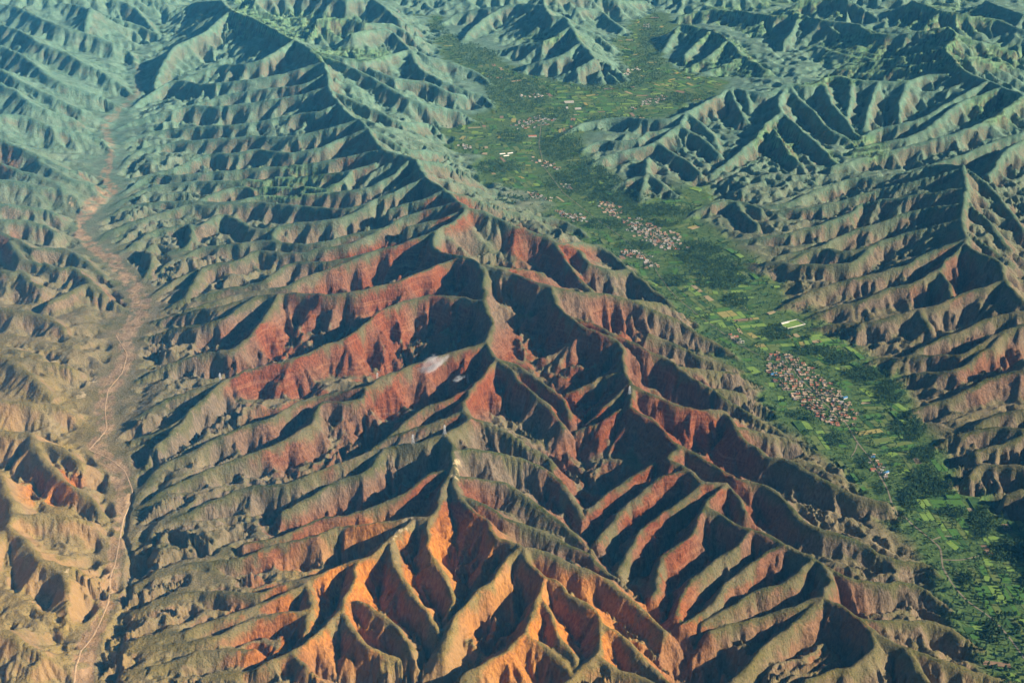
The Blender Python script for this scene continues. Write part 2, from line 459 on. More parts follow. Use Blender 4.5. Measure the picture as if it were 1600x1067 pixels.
RIVER = [(215, 100, 6), (217, 150, 7), (185, 180, 8), (165, 203, 9), (175, 240, 9), (172, 262, 10), (162, 285, 12), (178, 302, 15), (150, 322, 15), (130, 350, 13), (124, 372, 13),
         (142, 392, 15), (175, 412, 16), (190, 430, 17), (207, 452, 20), (222, 480, 26), (215, 507, 24), (195, 532, 22), (200, 563, 20), (188, 590, 22), (168, 617, 24), (165, 645, 22),
         (165, 678, 22), (150, 708, 20), (185, 742, 24), (195, 778, 24), (190, 812, 18), (188, 845, 18), (180, 882, 18), (172, 920, 18), (168, 950, 18), (152, 995, 20), (132, 1032, 22), (128, 1075, 26), (110, 1200, 30)]
lat = np.abs(V0 - 533) * 0
IN_VALLEY = inside(VALLEY, U0, V0)
RIV = line_dist(RIVER, U0, V0)
VDIST = np.where(IN_VALLEY, 0, line_dist([(a, b, 0) for a, b in VALLEY + VALLEY[:1]], U0, V0)).astype(f4)
def blobs0(spec):
    m = np.zeros(U0.shape, f4)
    for (x, y, rx, ry) in spec:
        q = ((U0 - x) / rx) ** 2 + ((V0 - y) / ry) ** 2
        m = np.maximum(m, np.clip(1.6 - q * 1.6, 0, 1))
    return m
BASE = 22.0 * (1 - smooth(420, 620, U0 - 0.42 * V0)) - 90 * blobs0([(900, 760, 90, 90), (960, 900, 90, 90), (1040, 1010, 90, 70), (1080, 1100, 120, 90), (860, 690, 60, 50), (700, 1080, 250, 60)])
EDGE = np.minimum(VDIST, RIV.clip(0, None) * 1.2)
BASE = BASE + 26 * smooth(6, 75, EDGE)         # pediments rise away from the two valley floors
BASE = blur(BASE.astype(f4), 6)

# depth below the crest against distance from it: rounded grassy top, cliff band, then talus
_d = np.arange(0, 1500, 1.0)
_s = np.interp(_d, [0, 3, 10, 28, 100, 160, 260, 1500], [0.28, 0.52, 0.72, 0.90, 0.80, 0.56, 0.36, 0.30])
_f = np.r_[0, np.cumsum(_s)[:-1]]
_f32, _s32 = _f.astype(f4), _s.astype(f4)
_s2 = np.interp(_d, [0, 4, 15, 50, 120, 200, 300, 1500], [0.16, 0.38, 0.58, 0.78, 0.66, 0.46, 0.34, 0.28])
_f2 = np.r_[0, np.cumsum(_s2)[:-1]]
_g32, _t32 = _f2.astype(f4), _s2.astype(f4)
REDSPOTS = [(600, 490, 190, 95), (640, 600, 210, 90), (480, 560, 190, 90), (480, 680, 130, 80), (620, 420, 150, 50), (860, 420, 90, 60),
            (900, 560, 160, 120), (1010, 640, 130, 100), (1080, 720, 140, 90), (960, 760, 130, 120), (1120, 860, 160, 120),
            (1270, 960, 120, 100), (650, 870, 190, 150), (860, 980, 190, 130), (480, 880, 120, 100), (480, 1000, 160, 90), (1030, 1000, 120, 100),
            (560, 240, 40, 40), (500, 150, 50, 30), (440, 120, 50, 35), (15, 385, 25, 30), (80, 760, 60, 40), (1490, 410, 45, 45),
            (1470, 450, 60, 40), (1560, 600, 90, 60), (1530, 560, 90, 40), (700, 330, 60, 40), (820, 380, 40, 40), (1290, 155, 20, 40), (1420, 160, 25, 20), (1130, 165, 60, 25), (10, 250, 25, 25)]
UA, VA = pixel_np(X, Y, np.full_like(X, 105))
RED0 = np.zeros_like(X)
for (x_, y_, rx_, ry_) in REDSPOTS:
    RED0 = np.maximum(RED0, np.clip(1.8 - 1.4 * (((UA - x_) / rx_) ** 2 + ((VA - y_) / ry_) ** 2), 0, 1))
RED0 = RED0.astype(f4)

wx = X + 9 * perlin(X / 90, Y / 90, 3) + 5 * perlin(X / 38, Y / 38, 5)
wy = Y + 9 * perlin(X / 90, Y / 90, 4) + 5 * perlin(X / 38, Y / 38, 6)
RIDGE_LINES = parse_ridges()
Z = BASE - 40.0
DIST = np.full_like(Z, 900.0)
l0 = lnr[0]
west = smooth(40, -20, UA - np.interp(VA, [0, 110, 300, 480, 600, 800, 1067], [140, 200, 145, 150, 130, 150, 110]))
east = smooth(-60, 60, UA - np.interp(VA, [0, 300, 600, 1067], [700, 1050, 1340, 1640]))
slope_mul = ((1.0 + 0.22 * fbm(X / 420, Y / 420, 2, 21)) * (1 - 0.14 * west) * (1 - 0.12 * east)).astype(f4)
for ln in RIDGE_LINES:
    gx, gy = ground_np(ln[:, 0], ln[:, 1], ln[:, 2])
    for i in range(len(ln) - 1):
        ax, ay, az = gx[i], gy[i], ln[i, 2]
        bx, by, bz = gx[i + 1], gy[i + 1], ln[i + 1, 2]
        rad = min(560.0, max(az, bz) / 0.55 + 60)
        mx, my = (ax + bx) / 2, (ay + by) / 2
        rad += math.hypot(bx - ax, by - ay) / 2
        rc = math.hypot(mx, my)
        tc = math.atan2(mx, my)
        i0 = max(0, int((math.log(max(rc - rad, 100)) - l0) / DL)); i1 = min(NR, int((math.log(rc + rad) - l0) / DL) + 2)
        if i1 <= i0: continue
        tmm = TM0 + dtm * (min(max(math.log(rc), l0), lnr[-1]) - l0)
        dc = rad / rc / (tmm - 0.02)
        j0 = max(0, int((tc / tmm - dc + 1) / DC)); j1 = min(NC, int((tc / tmm + dc + 1) / DC) + 2)
        if j1 <= j0: continue
        px = wx[i0:i1, j0:j1]; py = wy[i0:i1, j0:j1]
        ex, ey = bx - ax, by - ay
        L2 = max(ex * ex + ey * ey, 1e-3)
        t = ((px - f4(ax)) * f4(ex / L2) + (py - f4(ay)) * f4(ey / L2)).clip(0, 1)
        ddx = px - f4(ax) - t * f4(ex); ddy = py - f4(ay) - t * f4(ey)
        d = np.sqrt(ddx * ddx + ddy * ddy)
        dd = np.minimum(d * slope_mul[i0:i1, j0:j1], 1498)
        rz = RED0[i0:i1, j0:j1]
        k = dd.astype(np.int32)
        fr = dd - k
        h = f4(az) + t * f4(bz - az) - ((_f32[k] + fr * _s32[k]) * rz + (_g32[k] + fr * _t32[k]) * (1 - rz))
        zz = Z[i0:i1, j0:j1]
        m = h > zz
        zz[m] = h[m]
        DIST[i0:i1, j0:j1][m] = d[m]

# outside the photograph the same country goes on
U1, V1 = pixel_np(X, Y, np.full_like(X, 120))
out = np.maximum.reduce([smooth(-20, -160, U1), smooth(1620, 1760, U1), smooth(22, -60, V1), smooth(1120, 1260, V1)])
rn = 1 - np.abs(fbm(X / 1500, Y / 1500, 4, 40))
far = (60 + 380 * rn * rn).astype(f4)
riverband = np.minimum(np.abs(U0 - 0.0 - 1640 - (V0 - 1067) * 0.9) / 160, 1)
Z = np.maximum(Z, BASE - 40 + out * far * np.where(V1 > 1060, riverband, 1) * np.where(U1 > 1500, 0.45, 1))

# soft floor: the tents run out in a fan at the valley floors
def smax(a, b, k):
    h = np.clip(0.5 + 0.5 * (a - b) / k, 0, 1)
    return b + (a - b) * h + k * h * (1 - h)
HILL0 = Z - BASE                                   # above the floor before erosion
Z = smax(Z, BASE, 10.0).astype(f4)
rg = 1 - np.abs(fbm(X / 300 + 0.3 * perlin(X / 150, Y / 150, 33), Y / 300, 3, 34))
fill = smooth(70, 190, DIST) * smooth(8, 55, EDGE)       # low knolls and interfluves between the spurs
Z = (Z + fill * np.interp(V1, [60, 320], [20, 40]) * (1 - 0.75 * west) * np.clip(rg, 0, 1) ** 1.6).astype(f4)
Z = blur(Z, 1)

def gullies(Z, lam, amp, seed, fade, sharp=1.0):
    gx, gy = gradient(blur(Z, 3))
    g = np.sqrt(gx * gx + gy * gy) + f4(1e-5)
    sx, sy = -gy / g, gx / g
    px, py = X / f4(lam), Y / f4(lam)
    ix0, iy0 = np.floor(px), np.floor(py)
    ca = np.zeros_like(Z); sa = np.zeros_like(Z)
    for oy in (-1, 0, 1):
        for ox in (-1, 0, 1):
            cx = ix0 + ox; cyy = iy0 + oy
            h = _hash(cx.astype(np.int32), cyy.astype(np.int32), seed)
            jx = (h & np.uint32(255)).astype(f4) / 255; jy = ((h >> np.uint32(8)) & np.uint32(255)).astype(f4) / 255
            ph = ((h >> np.uint32(16)) & np.uint32(255)).astype(f4) * f4(2 * math.pi / 255)
            dx = px - cx - jx; dy = py - cyy - jy
            w = np.clip(1 - (dx * dx + dy * dy) / f4(2.1), 0, 1) ** 2
            a = (dx * sx + dy * sy) * f4(2 * math.pi) + ph
            ca += w * np.cos(a); sa += w * np.sin(a)
    phi = np.arctan2(sa, ca)
    prof = f4(0.45) * np.abs(np.sin(phi * f4(0.5))) + f4(0.55 / math.pi) * np.abs(phi)            # 0 in the gully, 1 on the rib: sharp below, round above
    gf = smooth(0.04, 0.5, g).astype(f4)
    return Z - (1 - prof) * amp * gf * fade, prof

above = HILL0.clip(0, None)
foot = smooth(2, 40, above + 0.8 * EDGE).astype(f4)
var = ((0.85 + 0.7 * fbm(X / 450, Y / 450, 2, 61)).clip(0.2, 1.5) * (1 - 0.55 * west)).astype(f4)
Z1, prof1 = gullies(Z, 145.0, 76.0, 101, foot * smooth(3, 48, DIST) * var)
Z2, prof2 = gullies(Z1, 66.0, 20.0, 202, foot * smooth(4, 30, DIST) * var)
Z3, prof3 = gullies(Z2, 29.0, 6.5, 303, foot * smooth(10, 40, DIST))
Z3, _ = gullies(Z3, 14.0, 2.6, 404, foot * smooth(10, 30, DIST))
Z = Z3 + foot * (3.0 * fbm(X / 60, Y / 60, 3, 71) + 1.3 * fbm(X / 14, Y / 14, 2, 72)).astype(f4)

# terraces cut into the gentle far slopes
U, V = pixel_np(X, Y, Z)
def blobs(spec):
    m = np.zeros_like(Z)
    for (x, y, rx, ry) in spec:
        q = ((U - x) / rx) ** 2 + ((V - y) / ry) ** 2
        m = np.maximum(m, np.clip(1.6 - q * 1.6, 0, 1))
    return np.clip(m, 0, 1)
TERR = blobs([(1215, 225, 45, 40), (1130, 40, 90, 40), (1170, 85, 60, 50), (1340, 85, 90, 45), (1290, 120, 80, 18), (1400, 100, 60, 30),
              (1480, 80, 60, 40), (1340, 235, 60, 30), (1250, 15, 90, 22), (1480, 30, 100, 30), (470, 40, 120, 28), (540, 85, 90, 14),
              (450, 285, 90, 35), (380, 30, 30, 40), (1560, 170, 60, 30), (1100, 110, 90, 22), (1180, 290, 60, 35), (1560, 90, 50, 25), (860, 60, 60, 12)])
TERR *= smooth(3, 12, above) * smooth(-0.5, 0.1, fbm(X / 300, Y / 300, 2, 85) + 0.3)
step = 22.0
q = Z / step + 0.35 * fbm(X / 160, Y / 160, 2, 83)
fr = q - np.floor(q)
RISER_SHADE = TERR * smooth(0.55, 0.72, fr) * smooth(1.0, 0.93, fr)  # where the shadow lines of the terrace steps are painted
Zt = Z + (smooth(0.62, 1.0, fr) - fr) * step
Z = (Z + (Zt - Z) * TERR * 0.85).astype(f4)
CHAN = line_dist([(208, 780, 2.5), (200, 812, 3), (194, 845, 3), (206, 878, 4), (201, 925, 5), (193, 962, 4), (174, 995, 5), (167, 1020, 5), (180, 1048, 6), (186, 1100, 6)], U0, V0)
Z = (Z - 11 * smooth(4, -1.5, CHAN + 2.5 * perlin(X / 25, Y / 25, 55)) * smooth(60, 25, Z)).astype(f4)
RIVN = smooth(8, -2, RIV)
Z = (Z + RIVN * (1.6 * fbm(X / 30, Y / 30, 3, 57))).astype(f4)
# ------------------------------------------------------------------ cover of the land (what grows or lies where), with painted tints of haze and warm light
gx, gy = gradient(Z)
SL = np.sqrt(gx * gx + gy * gy)
gx, gy = gradient(blur(Z, 6)); SLB = np.sqrt(gx * gx + gy * gy)
n1 = fbm(X / 130, Y / 130, 4, 91)
n2 = fbm(X / 33, Y / 33, 3, 92)
n3 = fbm(X / 700, Y / 700, 3, 93)
RED = blobs(REDSPOTS)
RED = np.clip((RED * 1.1 + 0.25 * n3) * (1 - 0.55 * smooth(330, 120, V)) * (1 - 0.5 * smooth(1350, 1450, U)) * (1 - 0.4 * smooth(1020, 1150, U) * smooth(740, 820, V)) * (0.78 + 0.55 * fbm(X / 260, Y / 260, 3, 98)), 0, 1)
OCH_WARM = np.clip(smooth(680, 1100, V - 0.12 * U) * 0.7 + smooth(240, 60, U - 0.02 * V) * smooth(330, 760, V) * 0.9 + blobs([(650, 930, 230, 150), (860, 990, 200, 110), (140, 1050, 60, 40)]) * 0.85, 0, 1) * (0.75 + 0.35 * n1)  # yellow soil, with the warm foreground light painted in
OCH_WARM = np.clip(OCH_WARM, 0, 1)
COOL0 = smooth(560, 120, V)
crest = smooth(36, 8, DIST + 14 * RED + 20 * n1 + 10 * n2)      # turf along the crests
talus = smooth(75, 150, DIST + 25 * n1)             # grown-over fans at the foot
BARE = smooth(0.40, 0.85, SLB + 0.20 * n1 + 0.14 * n2 + 0.34 * (RED - 0.55))
BARE = np.clip(BARE * (1 - crest) * (1 - (0.6 - 0.35 * RED) * talus) * (1 - 0.6 * COOL0), 0, 1)
PALE = blobs([(612, 840, 9, 12), (622, 830, 9, 12), (636, 818, 10, 10), (648, 806, 9, 8), (714, 728, 7, 12), (711, 742, 8, 12), (113, 316, 11, 7), (147, 594, 9, 8), (108, 895, 8, 7), (127, 618, 9, 7)])
PALE = smooth(0.16, 0.5, np.clip(PALE * 1.6, 0, 1) * (0.22 + 1.2 * n2 + 0.9 * fbm(X / 12, Y / 12, 2, 96) + 0.5 * n1))
FLOOR = smooth(14, 2, Z - BASE) * smooth(30, 6, HILL0) * (1 - smooth(20, 60, EDGE))
VAL = smooth(1, 0.3, (VDIST + 7 * n1) / np.interp(V0, [100, 260], [9, 40]))
GREEN_VALLEY = np.clip(FLOOR * 1.2, 0, 1) * VAL
river = []
GRAVEL = smooth(2.5, -2, RIV + (5 * n2 + 6 * n1) * (0.35 + V0 / 1500)) * smooth(34, 14, Z - BASE) * np.interp(V, [120, 330], [0.35, 1]) * smooth(-0.5, 0.05, fbm(X / 45, Y / 45, 3, 97))
VEG = np.clip(0.38 + 0.40 * n1 + 0.25 * n2 + 0.45 * smooth(45, 5, DIST + 12 * n2) + 0.3 * COOL0, 0, 1)
HAZE_TINT = smooth(520, 120, V + 0.0 * U)               # farther country is greener, with blue haze painted into its colour

# ------------------------------------------------------------------ materials
def mat(name):
    m = bpy.data.materials.new(name); m.use_nodes = True
    nt = m.node_tree; b = nt.nodes['Principled BSDF']
    b.inputs['Roughness'].default_value = 0.95
    b.inputs['Specular IOR Level'].default_value = 0.1
    return m, nt, b
def attr(nt, n):
    a = nt.nodes.new('ShaderNodeAttribute'); a.attribute_name = n
    return a.outputs['Fac']
def mixc(nt, fac, a, b):
    m = nt.nodes.new('ShaderNodeMix'); m.data_type = 'RGBA'
    for s, v in ((0, fac), (6, a), (7, b)):
        if isinstance(v, (tuple, float, int)): m.inputs[s].default_value = (*v, 1) if isinstance(v, tuple) else v
        else: nt.links.new(v, m.inputs[s])
    return m.outputs[2]
def noise(nt, scale, detail=4, vec=None, rough=0.6):
    n = nt.nodes.new('ShaderNodeTexNoise'); n.inputs['Scale'].default_value = scale
    n.inputs['Detail'].default_value = detail; n.inputs['Roughness'].default_value = rough
    if vec is not None: nt.links.new(vec, n.inputs['Vector'])
    return n.outputs['Fac']
def ramp(nt, fac, lo, hi):
    r = nt.nodes.new('ShaderNodeMapRange'); r.inputs[1].default_value = lo; r.inputs[2].default_value = hi
    nt.links.new(fac, r.inputs[0]); return r.outputs[0]
def math_(nt, op, a, b):
    m = nt.nodes.new('ShaderNodeMath'); m.operation = op; m.use_clamp = True
    for s, v in ((0, a), (1, b)):
        if isinstance(v, (float, int)): m.inputs[s].default_value = v
        else: nt.links.new(v, m.inputs[s])
    return m.outputs[0]

land, nt, bsdf = mat('land')
geo = nt.nodes.new('ShaderNodeNewGeometry')
pos = geo.outputs['Position']
mp = nt.nodes.new('ShaderNodeMapping'); mp.inputs['Scale'].default_value = (1, 1, 0.12)
nt.links.new(pos, mp.inputs['Vector'])
fine = noise(nt, 0.09, 5, pos)
mid = noise(nt, 0.02, 4, pos)
streak = noise(nt, 0.16, 4, mp.outputs[0])          # rill streaks running down the faces
strat = nt.nodes.new('ShaderNodeMapping'); strat.inputs['Scale'].default_value = (0.004, 0.004, 0.11)
nt.links.new(pos, strat.inputs['Vector'])
beds = noise(nt, 1.0, 3, strat.outputs[0])          # beds of rock
a_red, a_och_warm, a_bare = attr(nt, 'red'), attr(nt, 'ochre_warm'), attr(nt, 'bare')
a_veg, a_haze_tint, a_grav, a_floor = attr(nt, 'veg'), attr(nt, 'haze_tint'), attr(nt, 'gravel'), attr(nt, 'valley')
red1 = mixc(nt, ramp(nt, streak, 0.35, 0.65), (0.100, 0.026, 0.012), (0.225, 0.068, 0.026))
red1 = mixc(nt, math_(nt, 'MULTIPLY', ramp(nt, beds, 0.5, 0.72), 0.55), red1, (0.33, 0.16, 0.085))
orange = mixc(nt, ramp(nt, streak, 0.35, 0.65), (0.29, 0.098, 0.016), (0.55, 0.228, 0.040))
reds = mixc(nt, math_(nt, 'MULTIPLY', a_och_warm, 0.95), red1, orange)
greys = mixc(nt, ramp(nt, streak, 0.35, 0.68), (0.100, 0.078, 0.052), (0.200, 0.155, 0.102))
greys = mixc(nt, math_(nt, 'MULTIPLY', a_och_warm, 0.7), greys, (0.36, 0.215, 0.075))
bare = mixc(nt, a_red, greys, reds)
grass = mixc(nt, ramp(nt, fine, 0.3, 0.7), (0.036, 0.046, 0.013), (0.078, 0.090, 0.025))
grass = mixc(nt, a_veg, (0.205, 0.165, 0.098), grass)
grass = mixc(nt, math_(nt, 'MULTIPLY', a_haze_tint, 0.75), grass, mixc(nt, ramp(nt, mid, 0.35, 0.65), (0.075, 0.170, 0.125), (0.165, 0.315, 0.235)))  # far grass takes on the blue-green of the haze
grass = mixc(nt, math_(nt, 'MULTIPLY', a_och_warm, 0.75), grass, mixc(nt, ramp(nt, mid, 0.3, 0.7), (0.19, 0.130, 0.036), (0.38, 0.265, 0.085)))
bf = math_(nt, 'ADD', a_bare, math_(nt, 'MULTIPLY', math_(nt, 'SUBTRACT', streak, 0.5), 1.9))
bf = math_(nt, 'ADD', bf, math_(nt, 'MULTIPLY', math_(nt, 'SUBTRACT', fine, 0.5), 0.9))
bf2 = ramp(nt, bf, 0.12, 0.88)
grass = mixc(nt, math_(nt, 'MULTIPLY', attr(nt, 'terrace'), 0.6), grass, mixc(nt, ramp(nt, mid, 0.4, 0.6), (0.10, 0.23, 0.085), (0.21, 0.34, 0.145)))
grass = mixc(nt, attr(nt, 'riser_shade'), grass, (0.020, 0.042, 0.020))  # shade under the terrace steps, painted dark green
scrub = noise(nt, 0.22, 2, pos, 0.5)
grass = mixc(nt, math_(nt, 'MULTIPLY', ramp(nt, scrub, 0.55, 0.68), 0.65), grass, (0.026, 0.034, 0.014))
col = mixc(nt, bf2, grass, bare)
gravel = mixc(nt, ramp(nt, mid, 0.35, 0.65), (0.175, 0.122, 0.072), (0.35, 0.245, 0.145))
gravel = mixc(nt, math_(nt, 'MULTIPLY', a_och_warm, 0.6), gravel, mixc(nt, ramp(nt, fine, 0.35, 0.65), (0.30, 0.16, 0.065), (0.50, 0.28, 0.11)))
col = mixc(nt, a_grav, col, gravel)
col = mixc(nt, a_floor, col, mixc(nt, ramp(nt, noise(nt, 0.05, 3, pos), 0.35, 0.65), (0.040, 0.085, 0.022), (0.095, 0.150, 0.042)))
col = mixc(nt, attr(nt, 'pale'), col, (0.42, 0.33, 0.19))
nt.links.new(col, bsdf.inputs['Base Color'])
bump = nt.nodes.new('ShaderNodeBump'); bump.inputs['Distance'].default_value = 6.0; bump.inputs['Strength'].default_value = 0.8
hs = nt.nodes.new('ShaderNodeMath'); hs.operation = 'ADD'
nt.links.new(fine, hs.inputs[0]); nt.links.new(streak, hs.inputs[1])
nt.links.new(hs.outputs[0], bump.inputs['Height'])
nt.links.new(bump.outputs[0], bsdf.inputs['Normal'])

def grid_mesh(name, X, Y, Z, attrs, m):
    nr, nc = X.shape
    me = bpy.data.meshes.new(name)
    me.vertices.add(nr * nc)
    co = np.stack([X, Y, Z], -1).astype(f4).ravel()
    me.vertices.foreach_set('co', co)
    i = (np.arange(nr - 1)[:, None] * nc + np.arange(nc - 1)[None, :]).ravel()
    quads = np.stack([i, i + 1, i + nc + 1, i + nc], 1).astype(np.int32)
    nq = len(quads)
    me.loops.add(nq * 4); me.loops.foreach_set('vertex_index', quads.ravel())
    me.polygons.add(nq); me.polygons.foreach_set('loop_start', np.arange(nq, dtype=np.int32) * 4)
    me.polygons.foreach_set('loop_total', np.full(nq, 4, np.int32))
    me.polygons.foreach_set('use_smooth', np.ones(nq, bool))
    for k, v in attrs.items():
        a = me.attributes.new(k, 'FLOAT', 'POINT'); a.data.foreach_set('value', np.ascontiguousarray(v, f4).ravel())
    me.update(calc_edges=True)
    me.materials.append(m)
    o = bpy.data.objects.new(name, me); C.objects.link(o)
    return o
terrain = grid_mesh('mountain_terrain', X, Y, Z, dict(red=RED, ochre_warm=OCH_WARM, bare=BARE, veg=VEG, haze_tint=HAZE_TINT, pale=PALE, riser_shade=RISER_SHADE, terrace=TERR, gravel=GRAVEL, valley=GREEN_VALLEY), land)
terrain['kind'] = 'structure'

# the country beyond, out to the horizon
oc = np.linspace(-1.35, 1.35, 520); orr = np.exp(np.linspace(math.log(1300), math.log(40000), 300))
OT, OR = np.meshgrid(oc, orr)
OX, OY = OR * np.sin(OT), OR * np.cos(OT)
ol = np.log(OR)
otm = TM0 + dtm * (np.clip(ol, lnr[0], lnr[-1]) - lnr[0])
outd = np.maximum.reduce([(np.abs(OT) - otm) * OR, (R0 - OR), (OR - R1)])      # metres outside the surveyed land
on_ = 1 - np.abs(fbm(OX / 1500, OY / 1500, 5, 40))
oside = np.where(OX > 600, 0.45, 1.0)
OZ = np.where(outd < -25, -95.0, -18 + oside * (60 + 380 * on_ * on_) + 14 * fbm(OX / 160, OY / 160, 3, 41))
on2 = fbm(OX / 300, OY / 300, 4, 42)
zero = np.zeros_like(OZ)
outer = grid_mesh('outlying_terrain', OX, OY, OZ, dict(red=zero, ochre_warm=zero, bare=np.clip(0.35 + 0.5 * on2, 0, 1), veg=np.clip(0.5 - 0.5 * on2, 0, 1), haze_tint=smooth(5000, 9000, OR), gravel=zero, valley=zero, pale=zero, riser_shade=zero, terrace=zero), land)
outer['kind'] = 'structure'

# ------------------------------------------------------------------ the air
hz = bpy.data.materials.new('haze'); hz.use_nodes = True
nt = hz.node_tree; nt.nodes.clear()
pv = nt.nodes.new('ShaderNodeVolumePrincipled')
pv.inputs['Color'].default_value = (0.08, 0.50, 1.0, 1)
pv.inputs['Absorption Color'].default_value = (1, 1, 1, 1)
pv.inputs['Density'].default_value = 1.7e-5
pv.inputs['Anisotropy'].default_value = -0.35
mo = nt.nodes.new('ShaderNodeOutputMaterial'); nt.links.new(pv.outputs[0], mo.inputs['Volume'])
bm = bmesh.new(); bmesh.ops.create_cube(bm, size=1)
me = bpy.data.meshes.new('haze'); bm.to_mesh(me); bm.free(); me.materials.append(hz)
ho = bpy.data.objects.new('haze', me); ho.scale = (90000, 90000, 2430); ho.location = (0, 20000, 2430 / 2 - 135)
ho['kind'] = 'stuff'; C.objects.link(ho)
# ------------------------------------------------------------------ the green valley: fields, roads, villages, trees
rng = random.Random(7)
def zfield(A, x, y):
    r = math.hypot(x, y); th = math.atan2(x, y); l = math.log(r)
    i = (l - lnr[0]) / DL
    t_ = TM0 + dtm * (l - lnr[0])
    j = (th / t_ + 1) / DC
    i = min(max(i, 0), NR - 2); j = min(max(j, 0), NC - 2)
    i0, j0 = int(i), int(j); a, b = i - i0, j - j0
    return float((A[i0, j0] * (1 - b) + A[i0, j0 + 1] * b) * (1 - a) + (A[i0 + 1, j0] * (1 - b) + A[i0 + 1, j0 + 1] * b) * a)
def height(x, y): return zfield(Z, x, y)
def floor_px(x, y):
    zc = y * cp + CAM_H * sp_
    return 800 + F * x / zc, 533.5 - F * (y * sp_ - CAM_H * cp) / zc
def on_floor(x, y): return zfield(GREEN_VALLEY, x, y) > 0.72
def ellipses(spec, u, v):
    return max([1.6 - 1.6 * (((u - a) / c) ** 2 + ((v - b) / d) ** 2) for a, b, c, d in spec] + [0])

def tag(o, label=None, cat=None, group=None, kind=None):
    if label: o['label'] = label
    if cat: o['category'] = cat
    if group: o['group'] = group
    if kind: o['kind'] = kind
    return o
def mesh_obj(name, verts, faces, mats, fmat=None, parent=None, smooth_=False):
    me = bpy.data.meshes.new(name)
    me.from_pydata(verts, [], faces)
    for m in mats: me.materials.append(m)
    if fmat: me.polygons.foreach_set('material_index', fmat)
    if smooth_: me.polygons.foreach_set('use_smooth', [True] * len(faces))
    me.update()
    o = bpy.data.objects.new(name, me); C.objects.link(o)
    if parent: o.parent = parent
    return o
def plain(name, c1, c2=None, scale=0.2, rough=0.95):
    m, nt, b = mat(name)
    b.inputs['Roughness'].default_value = rough
    g = nt.nodes.new('ShaderNodeNewGeometry')
    n = noise(nt, scale, 4, g.outputs['Position'])
    c2 = c2 or tuple(v * 1.35 for v in c1)
    nt.links.new(mixc(nt, ramp(nt, n, 0.3, 0.7), c1, c2), b.inputs['Base Color'])
    return m

# ---- roads
def ribbon(name, pix, width, m, lift=0.5):
    pts = [ground(*p[:2], p[2] if len(p) > 2 else 4) for p in pix]
    dense = []
    for (ax, ay), (bx, by) in zip(pts[:-1], pts[1:]):
        n = max(1, int(math.hypot(bx - ax, by - ay) / 14))
        dense += [(ax + (bx - ax) * k / n, ay + (by - ay) * k / n) for k in range(n)]
    dense.append(pts[-1])
    for _ in range(3):
        dense = [dense[0]] + [((a[0] + 2 * b[0] + c[0]) / 4, (a[1] + 2 * b[1] + c[1]) / 4) for a, b, c in zip(dense[:-2], dense[1:-1], dense[2:])] + [dense[-1]]
    vs_, fs = [], []
    for k, (x, y) in enumerate(dense):
        a = dense[max(k - 1, 0)]; b = dense[min(k + 1, len(dense) - 1)]
        dx, dy = b[0] - a[0], b[1] - a[1]; L = math.hypot(dx, dy) or 1
        nx, ny = -dy / L, dx / L
        w = width * (0.45 + 0.08 * math.sin(k * 0.7))
        h = max(height(x, y), height(x + nx * w, y + ny * w), height(x - nx * w, y - ny * w)) + lift
        vs_ += [(x + nx * w, y + ny * w, h), (x - nx * w, y - ny * w, h), (x + nx * (w + 1), y + ny * (w + 1), h - 3), (x - nx * (w + 1), y - ny * (w + 1), h - 3)]
        if k:
            q = 4 * (k - 1)
            fs += [(q + 1, q, q + 4, q + 5), (q, q + 2, q + 6, q + 4), (q + 3, q + 1, q + 5, q + 7)]
    o = mesh_obj(name, vs_, fs, [m])
    tag(o, kind='structure')
    return dense
road_m = plain('pale_road', (0.36, 0.32, 0.25), (0.54, 0.49, 0.40), 0.05)
lane_m = plain('earth_lane', (0.14, 0.125, 0.085), (0.24, 0.21, 0.15), 0.05)
dirt_m = plain('dirt_road', (0.32, 0.22, 0.13), (0.46, 0.32, 0.19), 0.06)
ROADS = []
ROADS.append(ribbon('valley_road', [(1228, 560), (1250, 590), (1285, 625), (1320, 656), (1340, 690), (1358, 712), (1375, 742), (1386, 760), (1396, 792), (1408, 805), (1432, 822), (1456, 842),
                    (1470, 852), (1473, 885), (1488, 912), (1515, 940), (1550, 963), (1575, 990), (1600, 1025), (1640, 1075)], 5.4, lane_m))
ROADS.append(ribbon('valley_lane', [(1340, 690), (1337, 702), (1330, 712)], 3.5, lane_m))
ROADS.append(ribbon('valley_lane', [(1456, 842), (1475, 834), (1490, 836)], 4, lane_m))
ROADS.append(ribbon('valley_lane', [(1472, 872), (1500, 874), (1530, 866)], 4, lane_m))
ROADS.append(ribbon('valley_road', [(1020, 410), (1027, 425), (1045, 450), (1060, 466), (1092, 492), (1115, 508), (1150, 534), (1190, 556), (1228, 560)], 3.5, lane_m))
ROADS.append(ribbon('valley_road', [(846, 190), (842, 225), (850, 260), (880, 300), (930, 340), (975, 372), (1012, 400), (1020, 410)], 3.5, lane_m))
ribbon('dirt_road', [(182, 530), (200, 560), (192, 590), (170, 615), (165, 645), (168, 678), (152, 697), (140, 710)], 3.6, dirt_m, 0.8)
ribbon('dirt_road', [(140, 710), (172, 724), (196, 742), (209, 775), (201, 798), (194, 815), (186, 860), (182, 885), (172, 918), (174, 940), (160, 975), (149, 998), (127, 1030), (120, 1066), (112, 1110)], 3.6, dirt_m, 0.8)

